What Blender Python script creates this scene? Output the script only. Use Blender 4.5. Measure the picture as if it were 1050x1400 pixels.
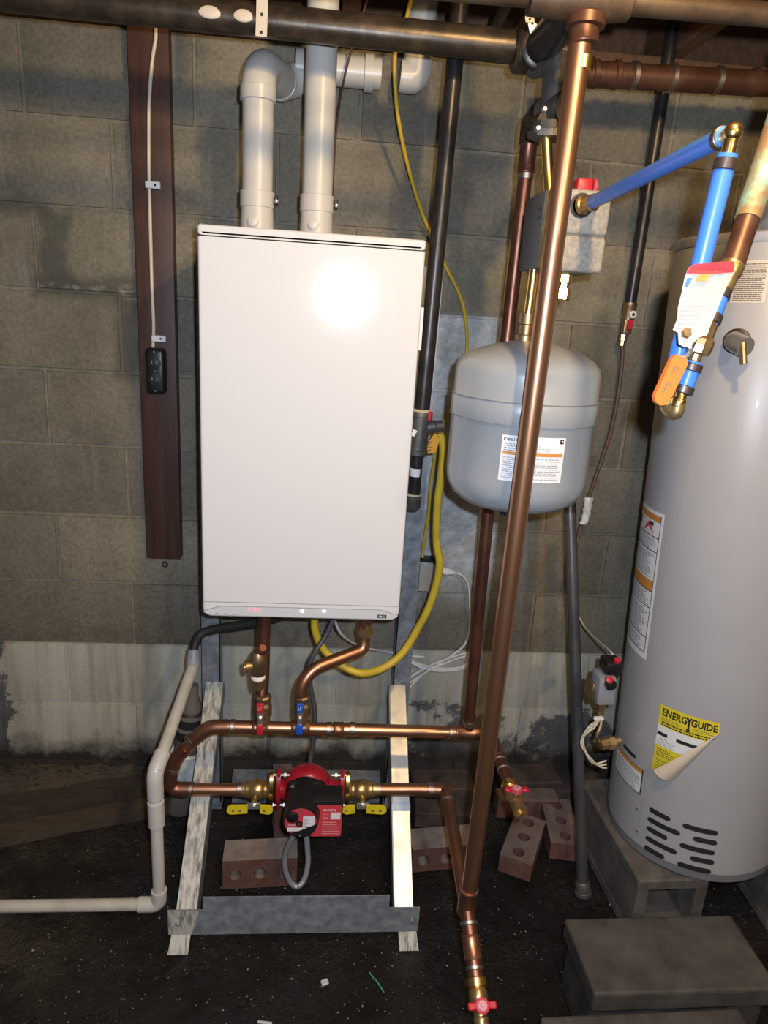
import bpy, bmesh, math, random
import numpy as np
from mathutils import Vector, Matrix, Quaternion
random.seed(7)
R_ = random.Random(11)
for o in list(bpy.data.objects): bpy.data.objects.remove(o)
scene = bpy.context.scene
COL = scene.collection
PI = math.pi

# ------------------------------------------------------------------ camera
F, PITCH, YAW, ROLL = 940.03, -0.285548, 0.0907429, 0.0636906
CAM = Vector((0.881158, -1.933138, 1.509597))
_cp, _sp, _cy, _sy = math.cos(PITCH), math.sin(PITCH), math.cos(YAW), math.sin(YAW)
FWD = Vector((_sy*_cp, _cy*_cp, _sp)); RT0 = Vector((_cy, -_sy, 0)); UP0 = RT0.cross(FWD)
RT = math.cos(ROLL)*RT0 + math.sin(ROLL)*UP0
UPV = -math.sin(ROLL)*RT0 + math.cos(ROLL)*UP0
cam = bpy.data.objects.new('camera', bpy.data.cameras.new('camera')); COL.objects.link(cam)
m = Matrix((RT, UPV, -FWD)).transposed().to_4x4(); m.translation = CAM
cam.matrix_world = m
cam.data.sensor_fit = 'VERTICAL'; cam.data.sensor_height = 24.0; cam.data.lens = F/1400*24.0
cam.data.clip_start = 0.02
scene.camera = cam

# ------------------------------------------------------------------ light and exposure
world = bpy.data.worlds.new('world'); scene.world = world; world.use_nodes = True
world.node_tree.nodes['Background'].inputs[0].default_value = (0.55, 0.65, 0.9, 1)
world.node_tree.nodes['Background'].inputs[1].default_value = 0.02
def point_light(name, loc, power, color, radius):
    l = bpy.data.lights.new(name, 'POINT'); l.energy = power; l.color = color; l.shadow_soft_size = radius
    o = bpy.data.objects.new(name, l); o.location = loc; COL.objects.link(o); return o
point_light('ceiling_bulb', (1.28, -1.42, 2.17), 23, (1.0, 0.68, 0.30), 0.035)      # bare warm bulb hanging just in front of the photographer
point_light('fill_light_far', (1.75, -2.85, 2.25), 30, (1.0, 0.76, 0.46), 0.05)     # added warm fill behind the camera for lower wall and floor, no bulb seen
point_light('phone_flash', (0.932, -1.93, 1.556), 44, (0.72, 0.83, 1.0), 0.012)    # flash beside the lens
vs = scene.view_settings
vs.view_transform = 'Standard'; vs.look = 'None'; vs.gamma = 1.0; vs.use_curve_mapping = False
vs.exposure = 0.76

# ------------------------------------------------------------------ helpers
def ray(x, y):
    return RT*((x-525)/F) + UPV*((700-y)/F) + FWD
def P(x, y, Y):                       # photo point -> place, on the vertical plane at depth Y
    r = ray(x, y); return CAM + r*((Y-CAM.y)/r.y)
def PZ(x, y, z):                      # ... on the level plane at height z
    r = ray(x, y); return CAM + r*((z-CAM.z)/r.z)
V = Vector

class MB:
    def __init__(s): s.v = []; s.f = []
    def add(s, vs_, fs):
        b = len(s.v); s.v += [tuple(q) for q in vs_]; s.f += [tuple(i+b for i in f) for f in fs]; return s
    def box(s, c, d, rot=None):
        c = V(c); out = []
        for k in range(8):
            q = V(((k & 1)-.5, ((k >> 1) & 1)-.5, ((k >> 2) & 1)-.5)); q = V((q.x*d[0], q.y*d[1], q.z*d[2]))
            out.append(c + (rot @ q if rot else q))
        return s.add(out, [(0,1,3,2),(4,6,7,5),(0,4,5,1),(2,3,7,6),(0,2,6,4),(1,5,7,3)])
    def bbox(s, c, d, bev=.004, seg=2, rot=None):
        bm = bmesh.new(); bmesh.ops.create_cube(bm, size=1)
        for q in bm.verts: q.co = V((q.co.x*d[0], q.co.y*d[1], q.co.z*d[2]))
        bmesh.ops.bevel(bm, geom=bm.edges[:], offset=bev, segments=seg, affect='EDGES', profile=.5)
        c = V(c); bm.verts.index_update()
        vs_ = [c + (rot @ q.co if rot else q.co) for q in bm.verts]; fs = [[q.index for q in f.verts] for f in bm.faces]
        bm.free(); return s.add(vs_, fs)
    def tube(s, pts, r, seg=14, cap=True, closed=False):
        pts = [V(q) for q in pts]; n = len(pts)
        rs = r if isinstance(r, (list, tuple)) else [r]*n
        tan = []
        for i in range(n):
            if closed: t = pts[(i+1) % n]-pts[i-1]
            else: t = pts[min(i+1, n-1)]-pts[max(i-1, 0)]
            if t.length < 1e-9: t = (pts[-1]-pts[0])
            tan.append(t.normalized())
        a = tan[0].orthogonal().normalized(); vs_ = []; fs = []
        for i in range(n):
            if i:
                q = tan[i-1].rotation_difference(tan[i]); a = (q @ a); a = (a - tan[i]*a.dot(tan[i])).normalized()
            b = tan[i].cross(a)
            for k in range(seg):
                t = 2*PI*k/seg; vs_.append(pts[i] + (a*math.cos(t)+b*math.sin(t))*rs[i])
        m_ = n if closed else n-1
        for i in range(m_):
            for k in range(seg):
                j = (i+1) % n; fs.append((i*seg+k, i*seg+(k+1) % seg, j*seg+(k+1) % seg, j*seg+k))
        if cap and not closed:
            fs.append(tuple(range(seg))[::-1]); fs.append(tuple((n-1)*seg+k for k in range(seg)))
        return s.add(vs_, fs)
    def lathe(s, prof, o, ax, seg=24, cap=True):        # prof: (distance along axis, radius)
        o = V(o); ax = V(ax).normalized()
        a = ax.orthogonal().normalized(); b = ax.cross(a); vs_ = []; fs = []
        for (t, r) in prof:
            for k in range(seg):
                th = 2*PI*k/seg; vs_.append(o+ax*t+(a*math.cos(th)+b*math.sin(th))*max(r, 1e-5))
        for i in range(len(prof)-1):
            for k in range(seg): fs.append((i*seg+k, i*seg+(k+1) % seg, (i+1)*seg+(k+1) % seg, (i+1)*seg+k))
        if cap:
            fs.append(tuple(range(seg))[::-1]); fs.append(tuple((len(prof)-1)*seg+k for k in range(seg)))
        return s.add(vs_, fs)
    def prism(s, poly, o, ux, uy, n, t):                 # polygon in (ux, uy) extruded by t along n
        o, ux, uy, n = V(o), V(ux), V(uy), V(n); k = len(poly)
        vs_ = [o+ux*p[0]+uy*p[1] for p in poly] + [o+ux*p[0]+uy*p[1]+n*t for p in poly]
        fs = [tuple(range(k))[::-1], tuple(range(k, 2*k))] + [(i, (i+1) % k, (i+1) % k+k, i+k) for i in range(k)]
        return s.add(vs_, fs)
    def sphere(s, c, r, nu=16, nv=10, sc=(1, 1, 1)):
        prof = [(-math.cos(PI*i/nv)*r, math.sin(PI*i/nv)*r) for i in range(nv+1)]
        t = MB().lathe(prof, (0, 0, 0), (0, 0, 1), nu, True); c = V(c)
        return s.add([c+V((q[0]*sc[0], q[1]*sc[1], q[2]*sc[2])) for q in t.v], t.f)

def fillet(pts, r, n=7):
    pts = [V(q) for q in pts]; out = [pts[0]]
    for i in range(1, len(pts)-1):
        a, b, c = pts[i-1], pts[i], pts[i+1]
        d1 = (a-b); d2 = (c-b); rr = min(r, d1.length*.49, d2.length*.49)
        p0 = b+d1.normalized()*rr; p2 = b+d2.normalized()*rr
        for k in range(n+1):
            t = k/n; out.append(p0*(1-t)**2 + b*2*t*(1-t) + p2*t*t)
    out.append(pts[-1]); return out
def smooth(pts, n=8):
    pts = [V(q) for q in pts]; q = [pts[0]*2-pts[1]]+pts+[pts[-1]*2-pts[-2]]; out = []
    for i in range(1, len(q)-2):
        a, b, c, d = q[i-1], q[i], q[i+1], q[i+2]
        for k in range(n):
            t = k/n
            out.append(.5*((2*b)+(c-a)*t+(2*a-5*b+4*c-d)*t*t+(3*b-a-3*c+d)*t**3))
    out.append(pts[-1]); return out

ORG = {}
def mesh_of(name, mb, org=V((0, 0, 0)), sm=True, ang=38, normals=True):
    me = bpy.data.meshes.new(name)
    me.from_pydata([(q[0]-org.x, q[1]-org.y, q[2]-org.z) for q in mb.v], [], mb.f)
    if normals:
        bm = bmesh.new(); bm.from_mesh(me); bmesh.ops.recalc_face_normals(bm, faces=bm.faces[:]); bm.to_mesh(me); bm.free()
    if sm:
        me.shade_smooth(); me.set_sharp_from_angle(angle=math.radians(ang))
    return me
def thing(name, label, cat, loc, group=None):
    o = bpy.data.objects.new(name, None); COL.objects.link(o); o.location = loc; o.empty_display_size = .05
    o['label'] = label; o['category'] = cat
    if group: o['group'] = group
    ORG[o] = V(loc); return o
def part(par, name, mb, mat, label=None, sm=True, ang=38, local=False, normals=True, kind=None):
    org = V((0, 0, 0)) if local else ORG[par]
    o = bpy.data.objects.new(name, mesh_of(name, mb, org, sm, ang, normals)); COL.objects.link(o)
    o.data.materials.append(mat); o.parent = par; ORG[o] = org
    if label: o['label'] = label
    if kind: o['kind'] = kind
    return o
def solo(name, mb, mat, label, cat, group=None, sm=True, ang=38, kind=None):
    a = np.array(mb.v); org = V(((a[:, 0].min()+a[:, 0].max())/2, (a[:, 1].min()+a[:, 1].max())/2, a[:, 2].min()))
    o = bpy.data.objects.new(name, mesh_of(name, mb, org, sm, ang)); COL.objects.link(o); o.location = org
    o.data.materials.append(mat); o['label'] = label; o['category'] = cat
    if group: o['group'] = group
    if kind: o['kind'] = kind
    ORG[o] = org; return o
def struct(name, mb, mat, sm=False, par=None):
    o = bpy.data.objects.new(name, mesh_of(name, mb, V((0, 0, 0)), sm)); COL.objects.link(o); o.data.materials.append(mat)
    o['kind'] = 'structure'; ORG[o] = V((0, 0, 0))
    if par: o.parent = par
    return o

# ------------------------------------------------------------------ materials
class N:
    def __init__(s, name):
        s.m = bpy.data.materials.new(name); s.m.use_nodes = True; s.t = s.m.node_tree
        s.b = s.t.nodes['Principled BSDF']; s.geo = None
    def n(s, typ, **kw):
        x = s.t.nodes.new(typ)
        for k, v in kw.items(): setattr(x, k, v)
        return x
    def l(s, a, b): s.t.links.new(a, b)
    def pos(s):
        if not s.geo: s.geo = s.n('ShaderNodeNewGeometry')
        return s.geo.outputs['Position']
    def noise(s, scale, detail=4, rough=.55, vec=None, stretch=None):
        x = s.n('ShaderNodeTexNoise'); x.inputs['Scale'].default_value = scale; x.inputs['Detail'].default_value = detail
        x.inputs['Roughness'].default_value = rough
        v = vec or s.pos()
        if stretch:
            mp = s.n('ShaderNodeMapping'); mp.inputs['Scale'].default_value = stretch; s.l(v, mp.inputs[0]); v = mp.outputs[0]
        s.l(v, x.inputs['Vector']); return x.outputs['Fac']
    def ramp(s, fac, stops):
        x = s.n('ShaderNodeValToRGB'); e = x.color_ramp.elements
        while len(e) < len(stops): e.new(.5)
        for q, (p_, c) in zip(e, stops):
            q.position = p_; q.color = (*c, 1) if len(c) == 3 else c
        s.l(fac, x.inputs[0]); return x.outputs[0]
    def mix(s, fac, a, b):
        x = s.n('ShaderNodeMix', data_type='RGBA')
        for i, q in ((0, fac), (6, a), (7, b)):
            if isinstance(q, (tuple, list)): x.inputs[i].default_value = (*q, 1)
            elif isinstance(q, (int, float)): x.inputs[i].default_value = q
            else: s.l(q, x.inputs[i])
        return x.outputs[2]
    def math(s, op, a, b=None, clamp=False):
        x = s.n('ShaderNodeMath', operation=op); x.use_clamp = clamp
        for i, q in enumerate((a, b)):
            if q is None: continue
            if isinstance(q, (int, float)): x.inputs[i].default_value = q
            else: s.l(q, x.inputs[i])
        return x.outputs[0]
    def mr(s, val, a, b, c=0., d=1.):
        x = s.n('ShaderNodeMapRange'); x.inputs[1].default_value = a; x.inputs[2].default_value = b
        x.inputs[3].default_value = c; x.inputs[4].default_value = d; s.l(val, x.inputs[0]); return x.outputs[0]
    def bump(s, h, strength=.3, dist=.01):
        x = s.n('ShaderNodeBump'); x.inputs['Strength'].default_value = strength; x.inputs['Distance'].default_value = dist
        s.l(h, x.inputs['Height']); s.l(x.outputs[0], s.b.inputs['Normal']); return x
    def col(s, q):
        if isinstance(q, (tuple, list)): s.b.inputs['Base Color'].default_value = (*q, 1)
        else: s.l(q, s.b.inputs['Base Color'])
    def rough(s, q):
        if isinstance(q, (int, float)): s.b.inputs['Roughness'].default_value = q
        else: s.l(q, s.b.inputs['Roughness'])
def plain(name, c, rough=.5, metal=0., c2=None, scale=30, lo=.35, hi=.65, bump=0, bscale=150, coat=0, stretch=None, rvar=0, spec=None):
    k = N(name); k.b.inputs['Metallic'].default_value = metal
    if c2:
        f = k.noise(scale, 5, .6, stretch=stretch); k.col(k.ramp(f, [(lo, c), (hi, c2)]))
        if rvar: k.rough(k.mr(f, lo, hi, rough, rough+rvar))
        else: k.rough(rough)
    else: k.col(c); k.rough(rough)
    if bump: k.bump(k.noise(bscale, 3), bump, .002)
    if coat: k.b.inputs['Coat Weight'].default_value = coat
    if spec is not None: k.b.inputs['Specular IOR Level'].default_value = spec
    return k.m
def emit(name, c, st):
    k = N(name); k.col((.02, .02, .02)); k.b.inputs['Emission Color'].default_value = (*c, 1); k.b.inputs['Emission Strength'].default_value = st; return k.m

M = {}
M['enamel'] = plain('white enamel', (.75, .745, .75), .095)
M['enamel2'] = plain('white moulded plastic', (.66, .67, .69), .32)
M['seam'] = plain('grey seam', (.28, .28, .29), .6)
M['pvc'] = plain('white vent plastic', (.62, .59, .54), .33, c2=(.55, .53, .49), scale=6)
M['pvc_old'] = plain('weathered drain plastic', (.60, .56, .48), .42, c2=(.44, .41, .35), scale=14, bump=.05)
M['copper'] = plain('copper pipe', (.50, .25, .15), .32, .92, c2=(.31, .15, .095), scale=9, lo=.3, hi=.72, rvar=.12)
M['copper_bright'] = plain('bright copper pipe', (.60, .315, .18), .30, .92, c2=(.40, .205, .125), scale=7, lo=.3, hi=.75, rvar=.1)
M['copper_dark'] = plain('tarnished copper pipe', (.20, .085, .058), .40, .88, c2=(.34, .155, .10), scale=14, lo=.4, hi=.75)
M['copper_brown'] = plain('old brown copper pipe', (.085, .034, .022), .42, .5, c2=(.15, .072, .045), scale=18, lo=.4, hi=.7)
M['grimy_pipe'] = plain('grimy brown pipe', (.060, .036, .022), .5, .3, c2=(.13, .085, .048), scale=13, lo=.4, hi=.7, bump=.15)
M['patina'] = plain('green patina copper', (.30, .19, .09), .6, .4, c2=(.28, .52, .40), scale=16, lo=.46, hi=.6)
M['solder'] = plain('dull solder', (.50, .47, .43), .42, 1, c2=(.36, .28, .22), scale=70)
M['brass'] = plain('brass', (.60, .43, .20), .33, .85, c2=(.42, .28, .12), scale=25)
M['brass_bright'] = plain('bright brass', (.85, .60, .22), .25, 1)
M['brass_dull'] = plain('dull bronze', (.33, .23, .13), .45, .9, c2=(.44, .30, .17), scale=30)
M['chrome'] = plain('plated steel', (.52, .51, .48), .28, .75)
M['steel_old'] = plain('dark steel pipe', (.048, .036, .027), .36, .5, c2=(.12, .085, .055), scale=22, lo=.45, hi=.75, bump=.1)
M['grey_pipe'] = plain('dull grey steel pipe', (.085, .085, .092), .36, .5, c2=(.15, .15, .16), scale=20, stretch=(1, 1, .3), bump=.08)
M['black_pipe'] = plain('black iron pipe', (.028, .027, .028), .34, .5, c2=(.06, .052, .05), scale=25, bump=.06)
M['iron'] = plain('cast iron', (.10, .093, .09), .5, .5, c2=(.15, .14, .13), scale=50, bump=.25, bscale=300)
M['black'] = plain('black plastic', (.012, .012, .013), .4)
M['rubber'] = plain('black rubber', (.02, .02, .02), .6)
M['grey_plastic'] = plain('grey plastic', (.30, .31, .33), .45)
M['dope'] = plain('pale thread sealant', (.70, .64, .42), .7, c2=(.55, .5, .3), scale=120)
M['tape'] = plain('white tape', (.82, .80, .74), .6)
M['galv'] = plain('galvanised steel', (.22, .245, .28), .40, .4, c2=(.38, .41, .45), scale=42, lo=.35, hi=.68, rvar=.14)
M['galv_bright'] = plain('bright galvanised steel', (.74, .72, .66), .36, .65, c2=(.62, .60, .54), scale=30, rvar=.1)
M['galv_worn'] = plain('paint smeared galvanised steel', (.62, .60, .53), .6, .25, c2=(.17, .17, .165), scale=75, lo=.44, hi=.66, stretch=(1.4, .35, .35))
M['red_iron'] = plain('red painted iron', (.42, .012, .028), .33, 0, c2=(.33, .01, .02), scale=30, coat=.3)
M['red_label'] = plain('red label', (.62, .055, .075), .4)
M['pink'] = plain('pale red print', (.75, .33, .36), .5)
M['white_label'] = plain('white label', (.80, .80, .82), .5)
M['tag_paper'] = plain('creamy tag card', (.40, .38, .33), .6)
M['tag_red'] = plain('red tag print', (.42, .04, .05), .5)
M['cream_label'] = plain('beige label', (.62, .54, .44), .5)
M['ink'] = plain('black ink', (.02, .02, .02), .6)
M['ink_grey'] = plain('grey ink', (.30, .30, .31), .6)
M['ink_brown'] = plain('brown ink', (.16, .12, .09), .6)
M['orange_print'] = plain('orange print', (.62, .26, .05), .5)
M['yellow_print'] = plain('yellow print', (.75, .62, .03), .5)
M['tan_paper'] = plain('tan paper back', (.66, .56, .44), .65)
M['valve_red'] = plain('red valve handle', (.60, .02, .035), .38)
M['valve_blue'] = plain('blue valve handle', (.02, .10, .52), .38)
M['valve_yellow'] = plain('yellow valve handle', (.75, .60, .02), .38)
M['valve_pink'] = plain('pinkish red handle', (.72, .07, .12), .4)
M['orange_grip'] = plain('orange grip', (.85, .17, .03), .42)
M['orange_tag'] = plain('orange tag', (.85, .36, .02), .5)
M['pex'] = plain('blue pex pipe', (.055, .19, .66), .34)
M['pex_dark'] = plain('dark crimp ring', (.10, .075, .065), .4, .7)
M['csst'] = plain('yellow gas hose', (.66, .47, .035), .42, c2=(.58, .40, .03), scale=20)
M['yellow_wire'] = plain('yellow cable', (.60, .40, .03), .45)
M['white_wire'] = plain('white cord', (.76, .74, .70), .45)
M['cream_wire'] = plain('cream cable', (.70, .62, .48), .5)
M['brown_wire'] = plain('brown wire', (.11, .06, .04), .55)
M['flex_metal'] = plain('metal conduit', (.42, .43, .46), .35, .4)
M['dark_conduit'] = plain('dark conduit', (.10, .105, .115), .4, .4)
M['tank'] = plain('grey tank enamel', (.33, .35, .37), .30, coat=.25)
M['heater'] = plain('grey heater enamel', (.40, .40, .42), .38, c2=(.38, .38, .40), scale=5, coat=.1)
M['heater_base'] = plain('dark heater rim', (.20, .20, .21), .55)
M['foam'] = plain('grey foam insulation', (.38, .35, .30), .85, c2=(.27, .25, .22), scale=160, lo=.4, hi=.6, bump=.5, bscale=260)
M['foam_dark'] = plain('dark foam shell', (.16, .155, .15), .8, c2=(.13, .125, .12), scale=120, bump=.3)
M['glow_red'] = emit('red digits', (1.0, .06, .10), 3.2)
M['glow_white'] = emit('white lamp', (.92, .96, 1.0), 5.0)
M['clear_plastic'] = plain('crumpled clear plastic', (.72, .74, .74), .3, c2=(.45, .47, .47), scale=60, bump=.6, bscale=60)
M['abs'] = plain('brown grey drain pipe', (.125, .105, .095), .5, c2=(.16, .135, .12), scale=10)
M['green'] = plain('green strand', (.05, .35, .16), .5)
M['paper_bit'] = plain('pale crumb', (.55, .54, .52), .7)
M['grit'] = plain('grey grit', (.36, .33, .30), .6)

# concrete blocks of the wall: olive grey, two lowest courses painted cream, pale salts on the right, damp marks
def block_material(name, gain=1.0):
    k = N(name); pos = k.pos()
    sx = k.n('ShaderNodeSeparateXYZ'); k.l(pos, sx.inputs[0]); X, Z = sx.outputs[0], sx.outputs[2]
    info = k.n('ShaderNodeObjectInfo')
    g = lambda *c: tuple(q*gain for q in c)
    base = k.ramp(k.noise(3.2, 6, .62), [(.28, g(.142, .126, .095)), (.52, g(.215, .192, .147)), (.75, g(.28, .252, .198))])
    grain = k.ramp(k.noise(95, 3, .7), [(.3, (.72, .72, .72)), (.62, (1.1, 1.1, 1.1))])
    mul = k.n('ShaderNodeMix', data_type='RGBA', blend_type='MULTIPLY'); mul.inputs[0].default_value = 1
    k.l(base, mul.inputs[6]); k.l(grain, mul.inputs[7]); c = mul.outputs[2]
    tone = k.n('ShaderNodeMix', data_type='RGBA', blend_type='MULTIPLY'); tone.inputs[0].default_value = 1
    k.l(c, tone.inputs[6]); k.l(k.ramp(info.outputs['Random'], [(0, (.78, .78, .79)), (1, (1.15, 1.13, 1.08))]), tone.inputs[7]); c = tone.outputs[2]
    # damp grey-green patches
    c = k.mix(k.mr(k.noise(1.7, 5, .6), .60, .70, 0, .6), c, (.085, .088, .078))
    sk = k.noise(14, 5, .65, stretch=(1, 1, .12)); c = k.mix(k.mr(sk, .58, .72, 0, .35), c, (.34, .32, .275))
    dk = k.noise(5, 6, .7); c = k.mix(k.mr(dk, .56, .68, 0, .5), c, (.075, .070, .060))
    # chalky scuffs
    c = k.mix(k.mr(k.noise(26, 6, .75), .64, .72, 0, .32), c, (.36, .34, .30))
    wn = k.n('ShaderNodeTexNoise'); wn.inputs['Scale'].default_value = 9; wn.inputs['Detail'].default_value = 5; k.l(pos, wn.inputs['Vector'])
    wv = k.n('ShaderNodeSeparateXYZ'); k.l(wn.outputs['Color'], wv.inputs[0])
    Xw = k.math('ADD', X, k.math('MULTIPLY', k.math('SUBTRACT', wv.outputs[0], .5), .09)); Zw = k.math('ADD', Z, k.math('MULTIPLY', k.math('SUBTRACT', wv.outputs[2], .5), .07))
    def patch(x0, x1, z0, z1, e=.012):
        q = k.math('MULTIPLY', k.mr(Xw, x0-e, x0+e), k.mr(Xw, x1+e, x1-e)); q = k.math('MULTIPLY', q, k.mr(Zw, z0-e, z0+e)); return k.math('MULTIPLY', q, k.mr(Zw, z1+e, z1-e))
    for (x0, x1, z0, z1, f) in ((.135, .215, 1.50, 1.705, .75), (.10, .37, 1.485, 1.545, .7), (.305, .37, 1.285, 1.50, .6), (-.05, .17, 1.69, 1.73, .6), (-.3, -.075, .05, 1.15, .7), (1.60, 1.66, 1.33, 1.55, .4), (1.615, 1.65, .70, .80, .6)):
        c = k.mix(k.math('MULTIPLY', patch(x0, x1, z0, z1), f), c, (.072, .074, .062))
    for (x0, x1, z0, z1) in ((.33, .37, 1.495, 1.52), (.08, .30, 1.512, 1.522)):
        c = k.mix(k.math('MULTIPLY', k.math('MULTIPLY', patch(x0, x1, z0, z1, .006), k.mr(k.noise(40, 4), .45, .6)), .6), c, (.42, .40, .35))
    # pale salts beside the gas pipe
    n1 = k.noise(7, 6, .72)
    m1 = k.math('MULTIPLY', k.mr(X, 1.06, 1.16), k.mr(X, 1.52, 1.36)); m1 = k.math('MULTIPLY', m1, k.mr(Z, .62, .78)); m1 = k.math('MULTIPLY', m1, k.mr(Z, 1.515, 1.50))
    c = k.mix(k.math('MULTIPLY', m1, k.mr(n1, .34, .58, .25, 1)), c, k.ramp(k.noise(38, 5, .75), [(.3, (.34, .36, .38)), (.62, (.62, .64, .65))]))
    # rusty streak on the right
    m2 = k.math('MULTIPLY', k.mr(X, 1.50, 1.53), k.mr(X, 1.60, 1.56)); m2 = k.math('MULTIPLY', m2, k.mr(Z, 1.05, .85))
    c = k.mix(k.math('MULTIPLY', m2, k.mr(k.noise(9, 4), .35, .6, 0, .7)), c, (.17, .115, .05))
    # cream paint on the two lowest courses, flaking
    st = k.noise(20, 4, .6, stretch=(1, 1, .06))
    paint = k.ramp(st, [(.32, (.30, .285, .23)), (.5, (.45, .43, .36)), (.7, (.52, .50, .43))])
    flake = k.noise(5.5, 7, .72)
    right = k.mr(X, 1.05, 1.22)
    low = k.math('SUBTRACT', 1.0, k.mr(Z, .22, .45)); 
    thr = k.math('ADD', k.math('MULTIPLY', right, k.math('MULTIPLY', low, .26)), .27)
    left = k.mr(X, -.02, -.14); thr = k.math('ADD', thr, k.math('MULTIPLY', left, .6))
    on = k.mr(k.math('SUBTRACT', flake, thr), -.015, .03)
    on = k.math('MULTIPLY', on, k.mr(Z, .494, .486))
    dark = k.ramp(k.noise(6, 4), [(.35, (.075, .078, .085)), (.7, (.15, .15, .155))])
    lowc = k.mix(k.mr(Z, .494, .486), c, dark)
    c = k.mix(on, lowc, paint)
    # wet dirt line above the floor
    c = k.mix(k.mr(k.math('ADD', Z, k.math('MULTIPLY', k.noise(8, 5, .65), .20)), .275, .20), c, (.035, .028, .022))
    k.col(c); k.rough(k.mr(k.noise(30, 3), .3, .7, .62, .9))
    b = k.math('ADD', k.math('MULTIPLY', k.noise(170, 4, .7), .5), k.noise(24, 5, .7)); k.bump(b, .55, .006)
    return k.m
M['block'] = block_material('painted concrete block')
M['mortar'] = block_material('painted mortar', 1.22)
M['wood'] = plain('dark brown post wood', (.055, .026, .019), .55, c2=(.095, .043, .029), scale=10, stretch=(7, 7, .5), lo=.3, hi=.7, bump=.12, bscale=60)
M['joist'] = plain('brown joist wood', (.20, .095, .042), .7, c2=(.10, .048, .024), scale=9, stretch=(8, .6, 6), lo=.3, hi=.7, bump=.2)
M['old_wood2'] = plain('darker damp timber', (.060, .043, .028), .75, c2=(.032, .024, .017), scale=9, stretch=(.8, 6, 8), lo=.3, hi=.7, bump=.5, bscale=60)
M['old_wood'] = plain('damp old timber', (.085, .060, .038), .7, c2=(.045, .032, .022), scale=9, stretch=(.8, 6, 8), lo=.3, hi=.7, bump=.4, bscale=70)
kf = N('wet earth floor')
fn = kf.noise(2.3, 6, .65); fm = kf.noise(48, 5, .7)
fx_ = kf.n('ShaderNodeSeparateXYZ'); kf.l(kf.pos(), fx_.inputs[0])
dry = kf.math('MULTIPLY', kf.mr(fx_.outputs[0], .50, .10), kf.mr(kf.noise(4.2, 5, .6), .42, .60))
fc = kf.ramp(fn, [(.3, (.010, .0085, .0075)), (.5, (.020, .0165, .014)), (.72, (.042, .032, .023))])
fc = kf.mix(kf.mr(fm, .66, .80, 0, .4), fc, (.075, .066, .055)); fc = kf.mix(kf.math('MULTIPLY', dry, .8), fc, (.085, .062, .036)); kf.col(fc)
wet = kf.mr(kf.noise(3.0, 4, .6), .44, .60, .09, .42); kf.rough(kf.math('MAXIMUM', wet, kf.math('MULTIPLY', dry, .8)))
kf.b.inputs['Specular IOR Level'].default_value = .7
kf.bump(kf.math('ADD', kf.math('ADD', fm, kf.math('MULTIPLY', kf.noise(130, 3), .5)), kf.math('MULTIPLY', kf.noise(16, 4), .8)), 1.0, .035); M['floor'] = kf.m
M['earth'] = plain('dark packed earth', (.040, .028, .019), .85, c2=(.075, .055, .036), scale=12, bump=.7, bscale=60)
M['brick'] = plain('dusty red brick', (.115, .050, .037), .85, c2=(.20, .135, .11), scale=26, lo=.35, hi=.8, bump=.5, bscale=120)
M['brick2'] = plain('grey dusted red brick', (.13, .068, .054), .85, c2=(.24, .20, .175), scale=17, lo=.34, hi=.75, bump=.5, bscale=120)
def dusty_brick(name, c, c2, dust):
    k = N(name); b = k.ramp(k.noise(24, 5, .6), [(.35, c), (.8, c2)])
    g_ = k.n('ShaderNodeNewGeometry'); z_ = k.n('ShaderNodeSeparateXYZ'); k.l(g_.outputs['Normal'], z_.inputs[0])
    f = k.math('MULTIPLY', k.mr(z_.outputs[2], .5, .9), k.mr(k.noise(13, 5, .7), .30, .62, .25, .9)); k.col(k.mix(f, b, dust)); k.rough(.85)
    k.bump(k.noise(120, 3), .5, .003); return k.m
M['brick'] = dusty_brick('dusty red brick', (.12, .047, .034), (.19, .105, .08), (.21, .17, .145))
M['brick2'] = dusty_brick('grey dusted red brick', (.115, .046, .034), (.17, .09, .07), (.30, .26, .225))
M['brick_dark'] = plain('shade darkened brick', (.045, .032, .027), .85, c2=(.10, .07, .055), scale=16, bump=.5, bscale=100)  # base colour darkened to stand for the shade at the wall foot
M['cement'] = plain('damp grey concrete', (.075, .068, .060), .8, c2=(.15, .138, .124), scale=14, lo=.35, hi=.68, bump=.5, bscale=150)
M['slab'] = plain('stained dark concrete', (.040, .035, .031), .6, c2=(.092, .082, .072), scale=11, lo=.35, hi=.68, bump=.4, bscale=150)
M['plain_wall'] = plain('dim concrete', (.10, .092, .080), .9, c2=(.16, .148, .128), scale=4)

# ------------------------------------------------------------------ flat print helpers
def text_mb(s, bold=0.0):
    cu = bpy.data.curves.new('t', 'FONT'); cu.body = s; cu.align_x = 'LEFT'; cu.offset = bold; cu.resolution_u = 2
    o = bpy.data.objects.new('t', cu); COL.objects.link(o); bpy.context.view_layer.update()
    me = bpy.data.meshes.new_from_object(o.evaluated_get(bpy.context.evaluated_depsgraph_get()))
    vs_ = [(v.co.x, v.co.y) for v in me.vertices]; fs = [tuple(f.vertices) for f in me.polygons]
    bpy.data.objects.remove(o); bpy.data.curves.remove(cu); bpy.data.meshes.remove(me)
    a = np.array(vs_); lo = a.min(0); hi = a.max(0)
    return [((x-lo[0])/(hi[0]-lo[0]), (y-lo[1])/(hi[1]-lo[1])) for x, y in vs_], fs
def put_text(s, fn, u0, v0, u1, v1, off, bold=0.0):
    vs_, fs = text_mb(s, bold); mb = MB()
    return mb.add([fn(u0+(u1-u0)*x, v0+(v1-v0)*y, off) for x, y in vs_], fs)
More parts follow.
